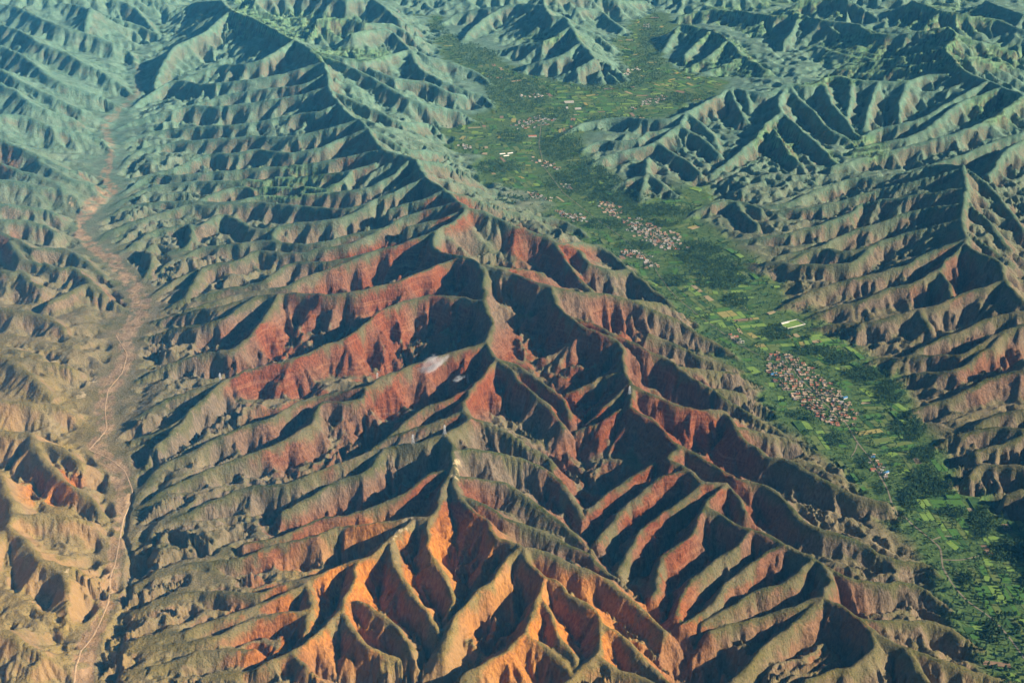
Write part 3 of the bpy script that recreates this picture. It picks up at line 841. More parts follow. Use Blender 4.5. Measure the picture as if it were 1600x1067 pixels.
# ---- where houses stand: picture position of each cluster, its half axes, tilt, and how many houses
CLUSTERS = [  # village name words, u, v, half length, half width (picture), tilt deg, count, kind weights (tan, grey, red, white, blue)
    ('the large brown village beside the valley road', 1268, 608, 82, 27, 38, 190, (8, 2, 3, 0.25, 0.05)),
    ('the small hamlet on the road below the large brown village', 1372, 728, 20, 8, 55, 13, (3, 2, 3, 1, 0.6)),
    ('the bright village in the middle of the valley', 1024, 365, 52, 16, 22, 118, (4, 3, 2, 2.5, 0.05)),
    ('the strip of houses south of the bright village', 995, 397, 22, 6, 10, 24, (2, 2, 2, 3, 0)),
    (None, 893, 338, 28, 6, 12, 30, (2, 2, 2, 3, 0)), (None, 954, 326, 20, 9, 25, 30, (2, 2, 2, 3, 0)),
    (None, 842, 308, 22, 6, 15, 20, (2, 2, 2, 3, 0)), (None, 888, 291, 20, 4, 20, 9, (2, 2, 2, 2, 0)),
    (None, 834, 190, 34, 9, -8, 52, (2, 2, 1, 5, 0.1)), (None, 832, 149, 18, 4, 0, 14, (2, 2, 1, 4, 0)),
    (None, 1017, 158, 28, 6, -18, 30, (2, 2, 1, 4, 0)), (None, 855, 256, 24, 7, 20, 18, (2, 2, 1, 3, 0)),
    (None, 1018, 411, 12, 4, 20, 9, (2, 2, 1, 3, 0)), (None, 1150, 529, 10, 4, 30, 7, (2, 2, 1, 1, 0)),
    (None, 727, 228, 14, 3, 10, 11, (2, 1, 1, 4, 0)), (None, 985, 112, 18, 4, -20, 14, (1, 1, 0, 5, 0)), (None, 620, 22, 14, 3, 20, 8, (1, 1, 0, 4, 0)), (None, 1010, 40, 8, 3, 0, 8, (1, 1, 0, 5, 0))]
OCC = {}
def occ_add(x, y, r):
    for i in range(int((x - r) // 6), int((x + r) // 6) + 1):
        for j in range(int((y - r) // 6), int((y + r) // 6) + 1): OCC[(i, j)] = 1
def occ(x, y): return (int(x // 6), int(y // 6)) in OCC
for rd in ROADS:
    for (x, y) in rd: occ_add(x, y, 7)

def house_mesh(name, L, W, H, R, wallm, roofm, darkm, yard):
    """low rural house under a pitched roof with eaves, door and windows, its walled yard in front"""
    v, f, fm = [], [], []
    def quadbox(x0, x1, y0, y1, z0, z1, m, bottom=False):
        b = len(v)
        v.extend([(x0, y0, z0), (x1, y0, z0), (x1, y1, z0), (x0, y1, z0), (x0, y0, z1), (x1, y0, z1), (x1, y1, z1), (x0, y1, z1)])
        for q in ((4, 5, 6, 7), (0, 1, 5, 4), (1, 2, 6, 5), (2, 3, 7, 6), (3, 0, 4, 7)):
            f.append(tuple(b + i for i in q)); fm.append(m)
    quadbox(-L / 2, L / 2, -W / 2, W / 2, -2, H, 0)
    e = 0.6; b = len(v)
    v.extend([(-L / 2 - e, -W / 2 - e, H - 0.1), (L / 2 + e, -W / 2 - e, H - 0.1), (L / 2 + e, W / 2 + e, H - 0.1), (-L / 2 - e, W / 2 + e, H - 0.1),
              (-L / 2 - e, 0, H + R), (L / 2 + e, 0, H + R)])
    for q in ((0, 1, 5, 4), (2, 3, 4, 5), (1, 2, 5), (3, 0, 4), (3, 2, 1, 0)):
        f.append(tuple(b + i for i in q)); fm.append(1)
    for k in range(3):                                # door and windows of the front
        x = -L / 3 + k * L / 3
        z0, z1, hw = (0.0, 2.1, 0.6) if k == 1 else (0.9, 2.1, 0.8)
        quadbox(x - hw, x + hw, -W / 2 - 0.06, -W / 2 + 0.1, z0, z1, 2)
    if yard:
        D = yard
        quadbox(-L / 2, -L / 2 + 0.5, -W / 2 - D, -W / 2 - 0.01, -2, 2.2, 0)
        quadbox(L / 2 - 0.5, L / 2, -W / 2 - D, -W / 2 - 0.01, -2, 2.2, 0)
        quadbox(-L / 2 + 0.51, -1.4, -W / 2 - D, -W / 2 - D + 0.5, -2, 2.2, 0)
        quadbox(1.4, L / 2 - 0.51, -W / 2 - D, -W / 2 - D + 0.5, -2, 2.2, 0)
        quadbox(-L / 2 + 0.51, -L / 2 + 4.2, -W / 2 - D + 0.6, -W / 2 - 0.8, -2, 2.7, 0)   # side shed
        b = len(v)
        v.extend([(-L / 2 + 0.2, -W / 2 - D + 0.3, 2.72), (-L / 2 + 4.6, -W / 2 - D + 0.3, 3.3), (-L / 2 + 4.6, -W / 2 - 0.7, 3.3), (-L / 2 + 0.2, -W / 2 - 0.7, 2.72)])
        f.append((b, b + 1, b + 2, b + 3)); fm.append(1)
        quadbox(-L / 2 + 4.3, L / 2 - 0.6, -W / 2 - D + 0.7, -W / 2 - 0.2, -2, 0.25, 3)      # beaten earth of the yard
    me = bpy.data.meshes.new(name); me.from_pydata(v, [], f)
    for m in (wallm, roofm, darkm, earth_m): me.materials.append(m)
    me.polygons.foreach_set('material_index', fm); me.update()
    return me
earth_m = plain('yard_earth', (0.36, 0.27, 0.18), (0.48, 0.37, 0.25))
dark_m = plain('dark_opening', (0.04, 0.04, 0.045))
wall_t = plain('mud_wall', (0.42, 0.31, 0.21), (0.56, 0.43, 0.30))
wall_w = plain('white_wall', (0.55, 0.53, 0.49), (0.72, 0.70, 0.66))
roof = dict(tan=plain('earth_roof', (0.38, 0.28, 0.19), (0.54, 0.42, 0.30)), grey=plain('grey_tile_roof', (0.20, 0.19, 0.19), (0.33, 0.31, 0.30)),
            red=plain('red_tile_roof', (0.33, 0.12, 0.075), (0.46, 0.19, 0.12)), white=plain('pale_concrete_roof', (0.42, 0.40, 0.37), (0.60, 0.58, 0.54)),
            blue=plain('blue_tin_roof', (0.04, 0.14, 0.30), (0.07, 0.21, 0.40), 0.3, 0.5))
KINDW = [('tan', 'tan earth-roofed house with a walled yard'), ('grey', 'grey tile-roofed house with mud walls'), ('red', 'red tile-roofed house with a walled yard'),
         ('white', 'white-walled house under a pale concrete roof'), ('blue', 'house under a bright blue tin roof')]
HM = {}
for kname, _ in KINDW:
    HM[kname] = [house_mesh('house_' + kname, 13, 6, 3.0, 1.1 if kname != 'white' else 0.5, wall_w if kname in ('white', 'blue') else wall_t, roof[kname], dark_m, 9),
                 house_mesh('house_' + kname, 17, 7, 3.3, 1.3 if kname != 'white' else 0.5, wall_w if kname in ('white', 'blue') else wall_t, roof[kname], dark_m, 11),
                 house_mesh('house_' + kname, 10, 5.5, 2.9, 1.0 if kname != 'white' else 0.4, wall_w if kname in ('white', 'blue') else wall_t, roof[kname], dark_m, 0)]
houses = []
for (vname, u, v, a, b, tilt, n, wts) in CLUSTERS:
    made = 0; tries = 0
    ca, sa_ = math.cos(math.radians(tilt)), math.sin(math.radians(tilt))
    x0, y0 = ground(u, v, 4)
    ang0 = math.radians(rng.uniform(-20, 20))
    while made < n and tries < n * 60:
        tries += 1
        p = rng.gauss(0, 0.5); q = rng.gauss(0, 0.5)
        if p * p + q * q > 1.2: continue
        uu = u + p * a * ca - q * b * sa_; vv = v + p * a * sa_ + q * b * ca
        x, y = ground(uu, vv, 4)
        # rows: snap across the street direction
        lx = (x - x0) * math.cos(ang0) + (y - y0) * math.sin(ang0); ly = -(x - x0) * math.sin(ang0) + (y - y0) * math.cos(ang0)
        ly = round(ly / 21) * 21 + rng.uniform(-2, 2)
        x = x0 + lx * math.cos(ang0) - ly * math.sin(ang0); y = y0 + lx * math.sin(ang0) + ly * math.cos(ang0)
        if any((x - h[0]) ** 2 + (y - h[1]) ** 2 < 14.5 ** 2 for h in houses) or occ(x, y): continue
        if height(x, y) > 24: continue
        kk = rng.choices(range(5), wts)[0]
        houses.append((x, y, ang0 + rng.choice((0, 0, 0, math.pi / 2, math.pi)) + rng.uniform(-0.08, 0.08), kk, rng.choices(range(3), (5, 3, 2))[0], vname, uu, vv, (lx if False else p), q))
        made += 1
for h in houses: occ_add(h[0], h[1], 13)
near_h = sorted(houses, key=lambda h: h[1])[:300]
nset = set(id(h) for h in near_h)
ALLROAD = [p_ for rd in ROADS for p_ in rd]
SHORT = {'the large brown village beside the valley road': 'of the large brown village', 'the small hamlet on the road below the large brown village': 'of the small roadside hamlet below',
         'the bright village in the middle of the valley': 'of the bright mid-valley village', 'the strip of houses south of the bright village': 'of the strip below the bright village'}
SHORTK = ['tan earth-roofed house ', 'grey tile-roofed house ', 'red tile-roofed house ', 'white flat-roofed house ', 'blue tin-roofed house ']
NAMES = ['mud_house', 'grey_house', 'red_roofed_house', 'white_house', 'blue_roofed_house']
for h in near_h:
    kname, ktext = KINDW[h[3]]
    o = bpy.data.objects.new(NAMES[h[3]], HM[kname][h[4]])
    o.location = (h[0], h[1], height(h[0], h[1]) + 0.1); o.rotation_euler = (0, 0, h[2])
    C.objects.link(o)
    place = h[5] or 'a scattered hamlet along the green valley'
    size = ('mid-sized ', 'large ', 'small yardless ')[h[4]]
    txt = ktext if h[4] != 2 else ktext.replace(' with a walled yard', '')
    by_road = min((h[0] - r_[0]) ** 2 + (h[1] - r_[1]) ** 2 for r_ in ALLROAD) < 24 ** 2
    zone = 'beside the road ' if by_road else ('at the far end ' if h[8] < -0.5 else 'at the near end ' if h[8] > 0.5 else 'on the field edge ' if h[9] < -0.42 else 'on the hill edge ' if h[9] > 0.42 else 'amid the houses ')
    vn = SHORT.get(h[5], 'of a valley hamlet')
    tag(o, ' '.join((size + SHORTK[h[3]] + zone + vn).split()[:16]), 'house', 'houses ' + vn)
# the far hamlets beyond the nearest three hundred houses
v, f, fm = [], [], []
HMATS = [wall_t, wall_w, dark_m, earth_m] + [roof[k] for k, _ in KINDW]
for h in houses:
    if id(h) in nset: continue
    kname = KINDW[h[3]][0]; me = HM[kname][h[4]]
    b = len(v); c_, s_ = math.cos(h[2]), math.sin(h[2]); z = height(h[0], h[1]) + 0.1
    for w in me.vertices: v.append((h[0] + w.co.x * c_ - w.co.y * s_, h[1] + w.co.x * s_ + w.co.y * c_, z + w.co.z))
    mi = {0: 1 if kname in ('white', 'blue') else 0, 1: 4 + h[3], 2: 2, 3: 3}
    for p in me.polygons:
        f.append(tuple(b + i for i in p.vertices)); fm.append(mi[p.material_index])
if v:
    o = mesh_obj('far_hamlets', v, f, HMATS, fm); tag(o, 'far small houses of the hamlets up the green valley', 'hamlet', kind='stuff')

# ---- a school-like compound, a red roofed hall, a walled yard and greenhouses
def box_v(v, f, fm, x0, x1, y0, y1, z0, z1, m):
    b = len(v); v.extend([(x0, y0, z0), (x1, y0, z0), (x1, y1, z0), (x0, y1, z0), (x0, y0, z1), (x1, y0, z1), (x1, y1, z1), (x0, y1, z1)])
    for q in ((4, 5, 6, 7), (0, 1, 5, 4), (1, 2, 6, 5), (2, 3, 7, 6), (3, 0, 4, 7)): f.append(tuple(b + i for i in q)); fm.append(m)
def empty(name, x, y, rz=0, dz=0.0):
    o = bpy.data.objects.new(name, None); o.location = (x, y, height(x, y) + dz); o.rotation_euler = (0, 0, rz); C.objects.link(o); return o
def big_block(name, u, v_, L, W, H, rz, rm, label, floors):
    x, y = ground(u, v_, 4); e = empty(name, x, y, rz, 0.1); occ_add(x, y, max(L, W) / 2 + 3)
    v, f, fm = [], [], []; box_v(v, f, fm, -L / 2, L / 2, -W / 2, W / 2, -3, H, 0); mesh_obj('wall', v, f, [wall_w], fm, e)
    v, f, fm = [], [], []; box_v(v, f, fm, -L / 2 - 0.5, L / 2 + 0.5, -W / 2 - 0.5, W / 2 + 0.5, H + 0.003, H + 0.7, 0)
    if rm is not roof['white']:
        b = len(v); v.extend([(-L / 2 - 1, -W / 2 - 1, H + 0.71), (L / 2 + 1, -W / 2 - 1, H + 0.71), (L / 2 + 1, W / 2 + 1, H + 0.71), (-L / 2 - 1, W / 2 + 1, H + 0.71), (-L / 2 - 1, 0, H + 4), (L / 2 + 1, 0, H + 4)])
        for q in ((0, 1, 5, 4), (2, 3, 4, 5), (1, 2, 5), (3, 0, 4)): f.append(tuple(b + i for i in q)); fm.append(0)
    mesh_obj('roof', v, f, [rm], fm, e)
    wm = None
    for k in range(floors):
        for i in range(int(L / 5)):
            x_ = -L / 2 + 2.5 + i * 5
            if wm is None:
                v, f, fm = [], [], []; box_v(v, f, fm, -1, 1, -0.12, 0.1, 0, 1.6, 0); o = mesh_obj('window', v, f, [dark_m], fm, e); wm = o.data
            else:
                o = bpy.data.objects.new('window', wm); o.parent = e; C.objects.link(o)
            o.location = (x_, -W / 2, 1.2 + k * 3.3)
    return tag(e, label, 'building')
big_block('white_block', 889, 160, 62, 16, 10, 0.15, roof['white'], 'long white flat-roofed block at the back of the far compound', 3)
big_block('white_block', 903, 170, 40, 14, 7, 0.2, roof['white'], 'lower white block at the front of the far compound', 2)
big_block('white_block', 886, 169, 26, 12, 7, 1.6, roof['white'], 'short white side wing standing end-on in the far compound', 2)
big_block('red_roofed_hall', 832, 213, 48, 18, 6, 0.1, roof['red'], 'long hall with a pinkish red roof below the far white village', 1)
big_block('blue_roofed_shed', 1209, 584, 26, 12, 4, 0.4, roof['blue'], 'blue-roofed shed at the upper end of the large brown village', 1)
big_block('blue_roofed_shed', 1320, 621, 20, 10, 4, 0.5, roof['blue'], 'blue-roofed shed at the valley edge of the large brown village', 1)
big_block('blue_roofed_shed', 1384, 738, 24, 9, 4, 0.6, roof['blue'], 'blue-roofed shed at the foot of the small roadside hamlet', 1)
crops = [plain('crop_green', (0.045, 0.12, 0.022), (0.075, 0.17, 0.035), 0.12), plain('crop_light', (0.120, 0.205, 0.040), (0.18, 0.285, 0.060), 0.12), plain('crop_yellow', (0.22, 0.20, 0.065), (0.30, 0.27, 0.09), 0.12),
         plain('crop_dark', (0.028, 0.075, 0.02), (0.05, 0.105, 0.028), 0.12), plain('ploughed_soil', (0.17, 0.115, 0.07), (0.25, 0.17, 0.11), 0.12), plain('stubble', (0.25, 0.20, 0.11), (0.33, 0.27, 0.16), 0.12),
         plain('crop_olive', (0.09, 0.13, 0.035), (0.13, 0.17, 0.05), 0.12)]
x, y = ground(1238, 504, 8)
yd = empty('walled_yard', x, y, 0.5, 0.4); occ_add(x, y, 48)
for (nm, b4, m_) in (('wall', (-48, 48, 26, 27, -8, 2.6), wall_w), ('wall', (-48, -47, -27, 25.9, -8, 2.6), wall_w), ('wall', (47, 48, -27, 25.9, -8, 2.6), wall_w), ('wall', (-46.9, 46.9, -27, -26, -8, 2.6), wall_w),
                     ('lawn', (-46.5, 46.5, -25.8, 25.8, -8, 0.6), crops[1]), ('building', (-40, 0, 18, 25, 0.7, 5), wall_w)):
    v, f, fm = [], [], []; box_v(v, f, fm, *b4, 0); mesh_obj(nm, v, f, [m_], fm, yd)
tag(yd, 'white walled yard with a green lawn at the foot of the right hills', 'walled yard')
for i, (u, v_) in enumerate(((785, 240), (791, 243), (797, 239))):
    x, y = ground(u, v_, 3); v, f, fm = [], [], []; L, W = 34, 10; n = 7
    for k in range(n + 1):
        a = math.pi * k / n
        v += [(-L / 2, -W / 2 * math.cos(a), 4.2 * math.sin(a) - 0.5), (L / 2, -W / 2 * math.cos(a), 4.2 * math.sin(a) - 0.5)]
        if k: f.append((2 * k - 2, 2 * k - 1, 2 * k + 1, 2 * k))
    f += [tuple(range(0, 2 * n + 2, 2)), tuple(range(2 * n + 1, 0, -2))]
    o = mesh_obj('greenhouse', v, f, [wall_w]); o.location = (x, y, height(x, y) + 0.4); o.rotation_euler = (0, 0, 0.35 + 0.05 * i); occ_add(x, y, 22)
    tag(o, ('leftmost', 'middle', 'rightmost')[i] + ' of three white tunnel greenhouses among the far trees', 'greenhouse', 'white greenhouses in the far valley')

# ---- fields
MIDLINE = [(690, 10), (720, 55), (775, 105), (822, 160), (832, 220), (856, 270), (915, 312), (970, 342), (1020, 372), (1070, 420), (1120, 478), (1180, 528), (1240, 578), (1295, 630), (1350, 690), (1400, 745),
           (1460, 805), (1520, 870), (1572, 950), (1640, 1040), (1700, 1110)]
MIDS = [[ground(*p) for p in L_] for L_ in (MIDLINE, [(880, 168), (960, 160), (1060, 148), (1130, 132)], [(960, 120), (1010, 105), (1035, 70), (1045, 20)])]
FIELDY = [(1130, 500, 70, 50), (1265, 535, 70, 50), (1080, 455, 50, 35), (1375, 650, 55, 40), (1400, 700, 60, 50), (1450, 780, 60, 50), (1500, 860, 75, 80), (1560, 950, 70, 90), (1600, 1030, 60, 60), (1540, 800, 40, 30),
          (820, 235, 45, 35), (800, 285, 50, 35), (860, 320, 40, 20), (935, 375, 35, 40), (1000, 412, 60, 25), (900, 165, 50, 25), (880, 190, 40, 18), (740, 235, 30, 14), (960, 170, 50, 14), (970, 85, 40, 20), (1215, 545, 40, 30),
          (1330, 560, 30, 30), (1225, 625, 12, 10), (1000, 270, 0.1, 0.1), (1050, 325, 30, 12), (1165, 575, 30, 25), (1050, 135, 60, 12), (1480, 980, 30, 40)]
LIGHTF = [(1160, 530, 70, 40), (1100, 500, 60, 30), (1250, 530, 60, 30)]
DENSE = [(1390, 615, 22, 22), (1350, 585, 35, 14), (1420, 670, 28, 22), (1440, 712, 25, 16), (1445, 750, 26, 24), (1470, 765, 22, 14), (1535, 820, 20, 28), (1575, 860, 35, 18), (1552, 985, 16, 22), (1310, 560, 30, 12), (1270, 548, 40, 9),
         (1215, 520, 25, 12), (1150, 470, 25, 12), (1120, 420, 50, 20), (1090, 395, 45, 20), (1130, 440, 50, 14), (1050, 440, 30, 10), (965, 300, 60, 30), (925, 270, 45, 26), (900, 285, 60, 20), (1020, 330, 70, 12), (875, 230, 40, 26), (815, 150, 60, 32), (770, 130, 40, 25),
         (745, 85, 50, 22), (700, 50, 40, 22), (800, 215, 24, 12), (870, 180, 30, 12), (940, 130, 60, 16), (1000, 120, 50, 18), (1010, 95, 30, 25), (960, 190, 60, 10), (800, 320, 30, 10), (1060, 155, 60, 10), (780, 262, 40, 12), (940, 350, 35, 10), (1000, 385, 40, 8),
         (1420, 780, 14, 18), (1380, 760, 8, 16), (1352, 722, 10, 14), (1305, 688, 14, 12), (1290, 650, 60, 10), (1245, 575, 40, 8), (1010, 350, 60, 8), (1490, 800, 25, 10), (1020, 60, 25, 25), (1035, 20, 20, 20), (1510, 905, 14, 12), (1400, 830, 8, 10)]
parcels = []
def frame(s):
    for k in range(len(mid) - 1):
        if s <= s_acc[k + 1] or k == len(mid) - 2:
            t = (s - s_acc[k]) / (s_acc[k + 1] - s_acc[k]); a, b = mid[k], mid[k + 1]
            d = math.atan2(b[1] - a[1], b[0] - a[0])
            return a[0] + (b[0] - a[0]) * t, a[1] + (b[1] - a[1]) * t, d
FOCC = {}
for mid in MIDS:
    s_acc = [0]
    for a, b in zip(mid[:-1], mid[1:]): s_acc.append(s_acc[-1] + math.hypot(b[0] - a[0], b[1] - a[1]))
    s = 0
    while s < s_acc[-1]:
        bl = rng.uniform(90, 150)
        fx, fy, fd = frame(s + bl / 2)
        t = -760.0 + rng.uniform(0, 60)
        while t < 760:
            bw = rng.uniform(70, 130)
            cx, cy_ = fx - math.sin(fd) * (t + bw / 2), fy + math.cos(fd) * (t + bw / 2)
            rot = fd + rng.gauss(0, 0.16)
            c_, s_ = math.cos(rot), math.sin(rot)
            p0 = -bl / 2
            along = rng.random() < 0.5
            A, B = (bl, bw) if along else (bw, bl)
            q0 = -B / 2
            while q0 < B / 2 - 8:                                   # strips, each cut into one to three plots
                wq = min(rng.uniform(16, 34), B / 2 - q0)
                r0 = -A / 2
                while r0 < A / 2 - 12:
                    lr = min(rng.uniform(38, 95), A / 2 - r0)
                    if A / 2 - r0 - lr < 20: lr = A / 2 - r0
                    g = 1.6
                    loc = [(r0 + g, q0 + g), (r0 + lr - g, q0 + g), (r0 + lr - g, q0 + wq - g), (r0 + g, q0 + wq - g)]
                    pts = []
                    for (p, q) in loc:
                        p += rng.uniform(-1.5, 1.5); q += rng.uniform(-1.2, 1.2)
                        if not along: p, q = q, p
                        pts.append((cx + p * c_ - q * s_, cy_ + p * s_ + q * c_))
                    if not along: pts.reverse()
                    mx = sum(p[0] for p in pts) / 4; my = sum(p[1] for p in pts) / 4
                    u, v_ = floor_px(mx, my)
                    if -60 < u < 1720 and -40 < v_ < 1150 and rng.random() < max(0.5, min(1, ellipses(FIELDY, u, v_))) * 0.95 * (1 - 0.75 * min(1, ellipses(DENSE, u, v_))) and all(on_floor(*p) for p in pts) and not any(occ(*p) for p in pts) and not occ(mx, my) \
                            and not any((int(p[0] // 6), int(p[1] // 6)) in FOCC for p in pts + [(mx, my)]):
                        zs = [height(*p) for p in pts]
                        if max(zs) < 10:
                            far_ = my > 5200
                            w = (5, 3, 0.4, 5, 0.5, 0.3, 5) if far_ else (6, 5, 0.7, 5, 0.8, 0.4, 6)
                            if ellipses(LIGHTF, u, v_) > 0.3: w = (4, 8, 3, 3, 1.2, 1.5, 4)
                            parcels.append((my, pts, max(zs), rng.choices(range(7), w)[0]))
                    r0 += lr
                q0 += wq
            t += bw + rng.choice((2, 4, 12))
        s += bl + rng.choice((2, 4, 10))
        for (_, pts, _, _) in parcels[-200:]:
            for i in range(5):
                for j in range(5):
                    a, b = (i + 0.5) / 5, (j + 0.5) / 5
                    px_ = (pts[0][0] * (1 - a) + pts[1][0] * a) * (1 - b) + (pts[3][0] * (1 - a) + pts[2][0] * a) * b
                    py_ = (pts[0][1] * (1 - a) + pts[1][1] * a) * (1 - b) + (pts[3][1] * (1 - a) + pts[2][1] * a) * b
                    FOCC[(int(px_ // 6), int(py_ // 6))] = 1
def plot_geom(pts, top, v, f):
    b = len(v)
    v.extend([(p[0], p[1], top) for p in pts] + [(p[0], p[1], top - 4) for p in pts])
    f.append((b, b + 1, b + 2, b + 3))
    for i in range(4): j = (i + 1) % 4; f.append((b + j, b + i, b + 4 + i, b + 4 + j))
parcels.sort(key=lambda p: p[0])
fields = bpy.data.objects.new('valley_fields', None); C.objects.link(fields); tag(fields, kind='structure')
FN = ['green_field', 'light_green_field', 'yellow_field', 'dark_green_field', 'ploughed_field', 'stubble_field', 'olive_field']
mv, mf, mm = [], [], []
for k, (_, pts, zt, c) in enumerate(parcels):
    top = zt + 0.35 + rng.uniform(0, 0.5)
    if k < 300:
        v, f = [], []; plot_geom(pts, top, v, f); mesh_obj(FN[c], v, f, [crops[c]], None, fields)
    else:
        n = len(mf); plot_geom(pts, top, mv, mf); mm += [c] * (len(mf) - n)
if mf:
    o = mesh_obj('far_fields', mv, mf, crops, mm, fields); o['kind'] = 'stuff'

# ---- trees
leaf_d = plain('leaves_dark', (0.014, 0.036, 0.014), (0.034, 0.070, 0.022), 0.25)
leaf_m = plain('leaves_mid', (0.022, 0.052, 0.016), (0.050, 0.095, 0.028), 0.25)
bark_m = plain('bark', (0.10, 0.075, 0.05))
def crown_geom(r, kind, seg):
    """loose crown: leaf clumps scattered through a poplar or a round volume"""
    v, f = [], []
    n = seg
    for k in range(n):
        if kind == 'poplar':
            z = r.uniform(0.14, 1.0); rad = 0.15 * math.sin(min(1, (1.06 - z) * 1.5) * math.pi / 2) * r.uniform(0.3, 1.0); s = 0.085
        else:
            z = r.uniform(0.28, 0.98); rad = 0.34 * math.sqrt(max(0.02, 1 - ((z - 0.6) / 0.42) ** 2)) * r.uniform(0.3, 1.0); s = 0.14
        a = r.uniform(0, 6.283); cx, cy_ = rad * math.cos(a), rad * math.sin(a)
        s *= r.uniform(0.7, 1.25); b = len(v)
        # a lumpy clump: a squashed tetrahedral leaf mass
        t0 = r.uniform(0, 6.283)
        for j in range(3):
            v.append((cx + s * math.cos(t0 + j * 2.094), cy_ + s * math.sin(t0 + j * 2.094), z - s * 0.5 * r.uniform(0.5, 1)))
        v.append((cx + r.uniform(-.3, .3) * s, cy_ + r.uniform(-.3, .3) * s, z + s * r.uniform(0.8, 1.4)))
        f += [(b, b + 1, b + 3), (b + 1, b + 2, b + 3), (b + 2, b, b + 3), (b + 2, b + 1, b)]
    return v, f
def trunk_geom():
    v, f = [], []
    for (z, rd) in ((-0.1, 0.024), (0.35, 0.018), (0.8, 0.008)):
        v += [(rd * math.cos(a), rd * math.sin(a), z) for a in (0, 1.571, 3.142, 4.712)]
    for l in (0, 4):
        for i in range(4): f.append((l + i, l + (i + 1) % 4, l + 4 + (i + 1) % 4, l + 4 + i))
    return v, f
TV = {}
for kd in ('poplar', 'round'):
    for var_ in range(3):
        r = random.Random(var_ * 7 + (3 if kd == 'poplar' else 11))
        v, f = crown_geom(r, kd, 46)
        me = bpy.data.meshes.new('crown'); me.from_pydata(v, [], f); me.materials.append((leaf_d, leaf_m, leaf_d)[var_]); me.update()
        lo = crown_geom(random.Random(var_ + 50), kd, 11)
        TV[(kd, var_)] = (me, lo)
tv, tf = trunk_geom()
trunk_me = bpy.data.meshes.new('trunk'); trunk_me.from_pydata(tv, [], tf); trunk_me.materials.append(bark_m); trunk_me.update()
GAPS = [(1205, 480, 25, 14), (1500, 860, 60, 50)]
def np_interp(v): return float(np.interp(v, [p[1] for p in MIDLINE], [p[0] for p in MIDLINE])) + (70 if 60 < v < 200 else 0)
trees = []
cell = {}
for k in range(150000):
    if len(trees) > 11000: break
    v_ = -15 + 1105 * rng.random() ** 1.15
    u = np_interp(v_) + rng.uniform(-190, 330 if v_ < 200 else 190)
    x, y = ground(u, v_)
    if y > 14500 or zfield(VAL, x, y) < 0.5: continue
    d = min(1, ellipses(DENSE, u, v_))
    if rng.random() > 0.06 + 0.94 * d: continue
    hz_ = height(x, y)
    if hz_ > 26: continue
    if occ(x, y): continue
    if (int(x // 6), int(y // 6)) in FOCC and rng.random() < 0.93: continue
    key = (int(x // 8), int(y // 8))
    if key in cell: continue
    cell[key] = 1
    trees.append((x, y, hz_))
# tree rows along the roads, the field edges and the strips between the houses
for rd in ROADS[:1] + ROADS[4:]:
    for (x, y) in rd[::1]:
        if rng.random() < 0.35:
            x += rng.choice((-9, 9)) + rng.uniform(-2, 2); y += rng.uniform(-5, 5); trees.append((x, y, height(x, y)))
for h in houses:
    for _ in range(2):
        if rng.random() < 0.55:
            a = rng.uniform(0, 6.28); x, y = h[0] + 12.5 * math.cos(a), h[1] + 12.5 * math.sin(a); trees.append((x, y, height(x, y)))
for (my, pts, zt, c) in parcels:
    if rng.random() < 0.25:
        k = rng.randrange(4); a, b = pts[k], pts[(k + 1) % 4]
        for i in range(rng.randint(1, 5)):
            t = rng.random(); x, y = a[0] + (b[0] - a[0]) * t + rng.uniform(-3, 3), a[1] + (b[1] - a[1]) * t + rng.uniform(-3, 3)
            trees.append((x, y, height(x, y)))
print('TREES', len(trees), 'PARCELS', len(parcels), 'HOUSES', len(houses))
trees.sort(key=lambda t: t[1] + rng.uniform(0, 10))
def inframe(t):
    u, v_ = floor_px(t[0], t[1]); return -10 < u < 1605 and -10 < v_ < 1072
vis = [t for t in trees if inframe(t)]
first = set(id(t) for t in vis[:300])
bulk_v, bulk_f, bulk_m = [], [], []
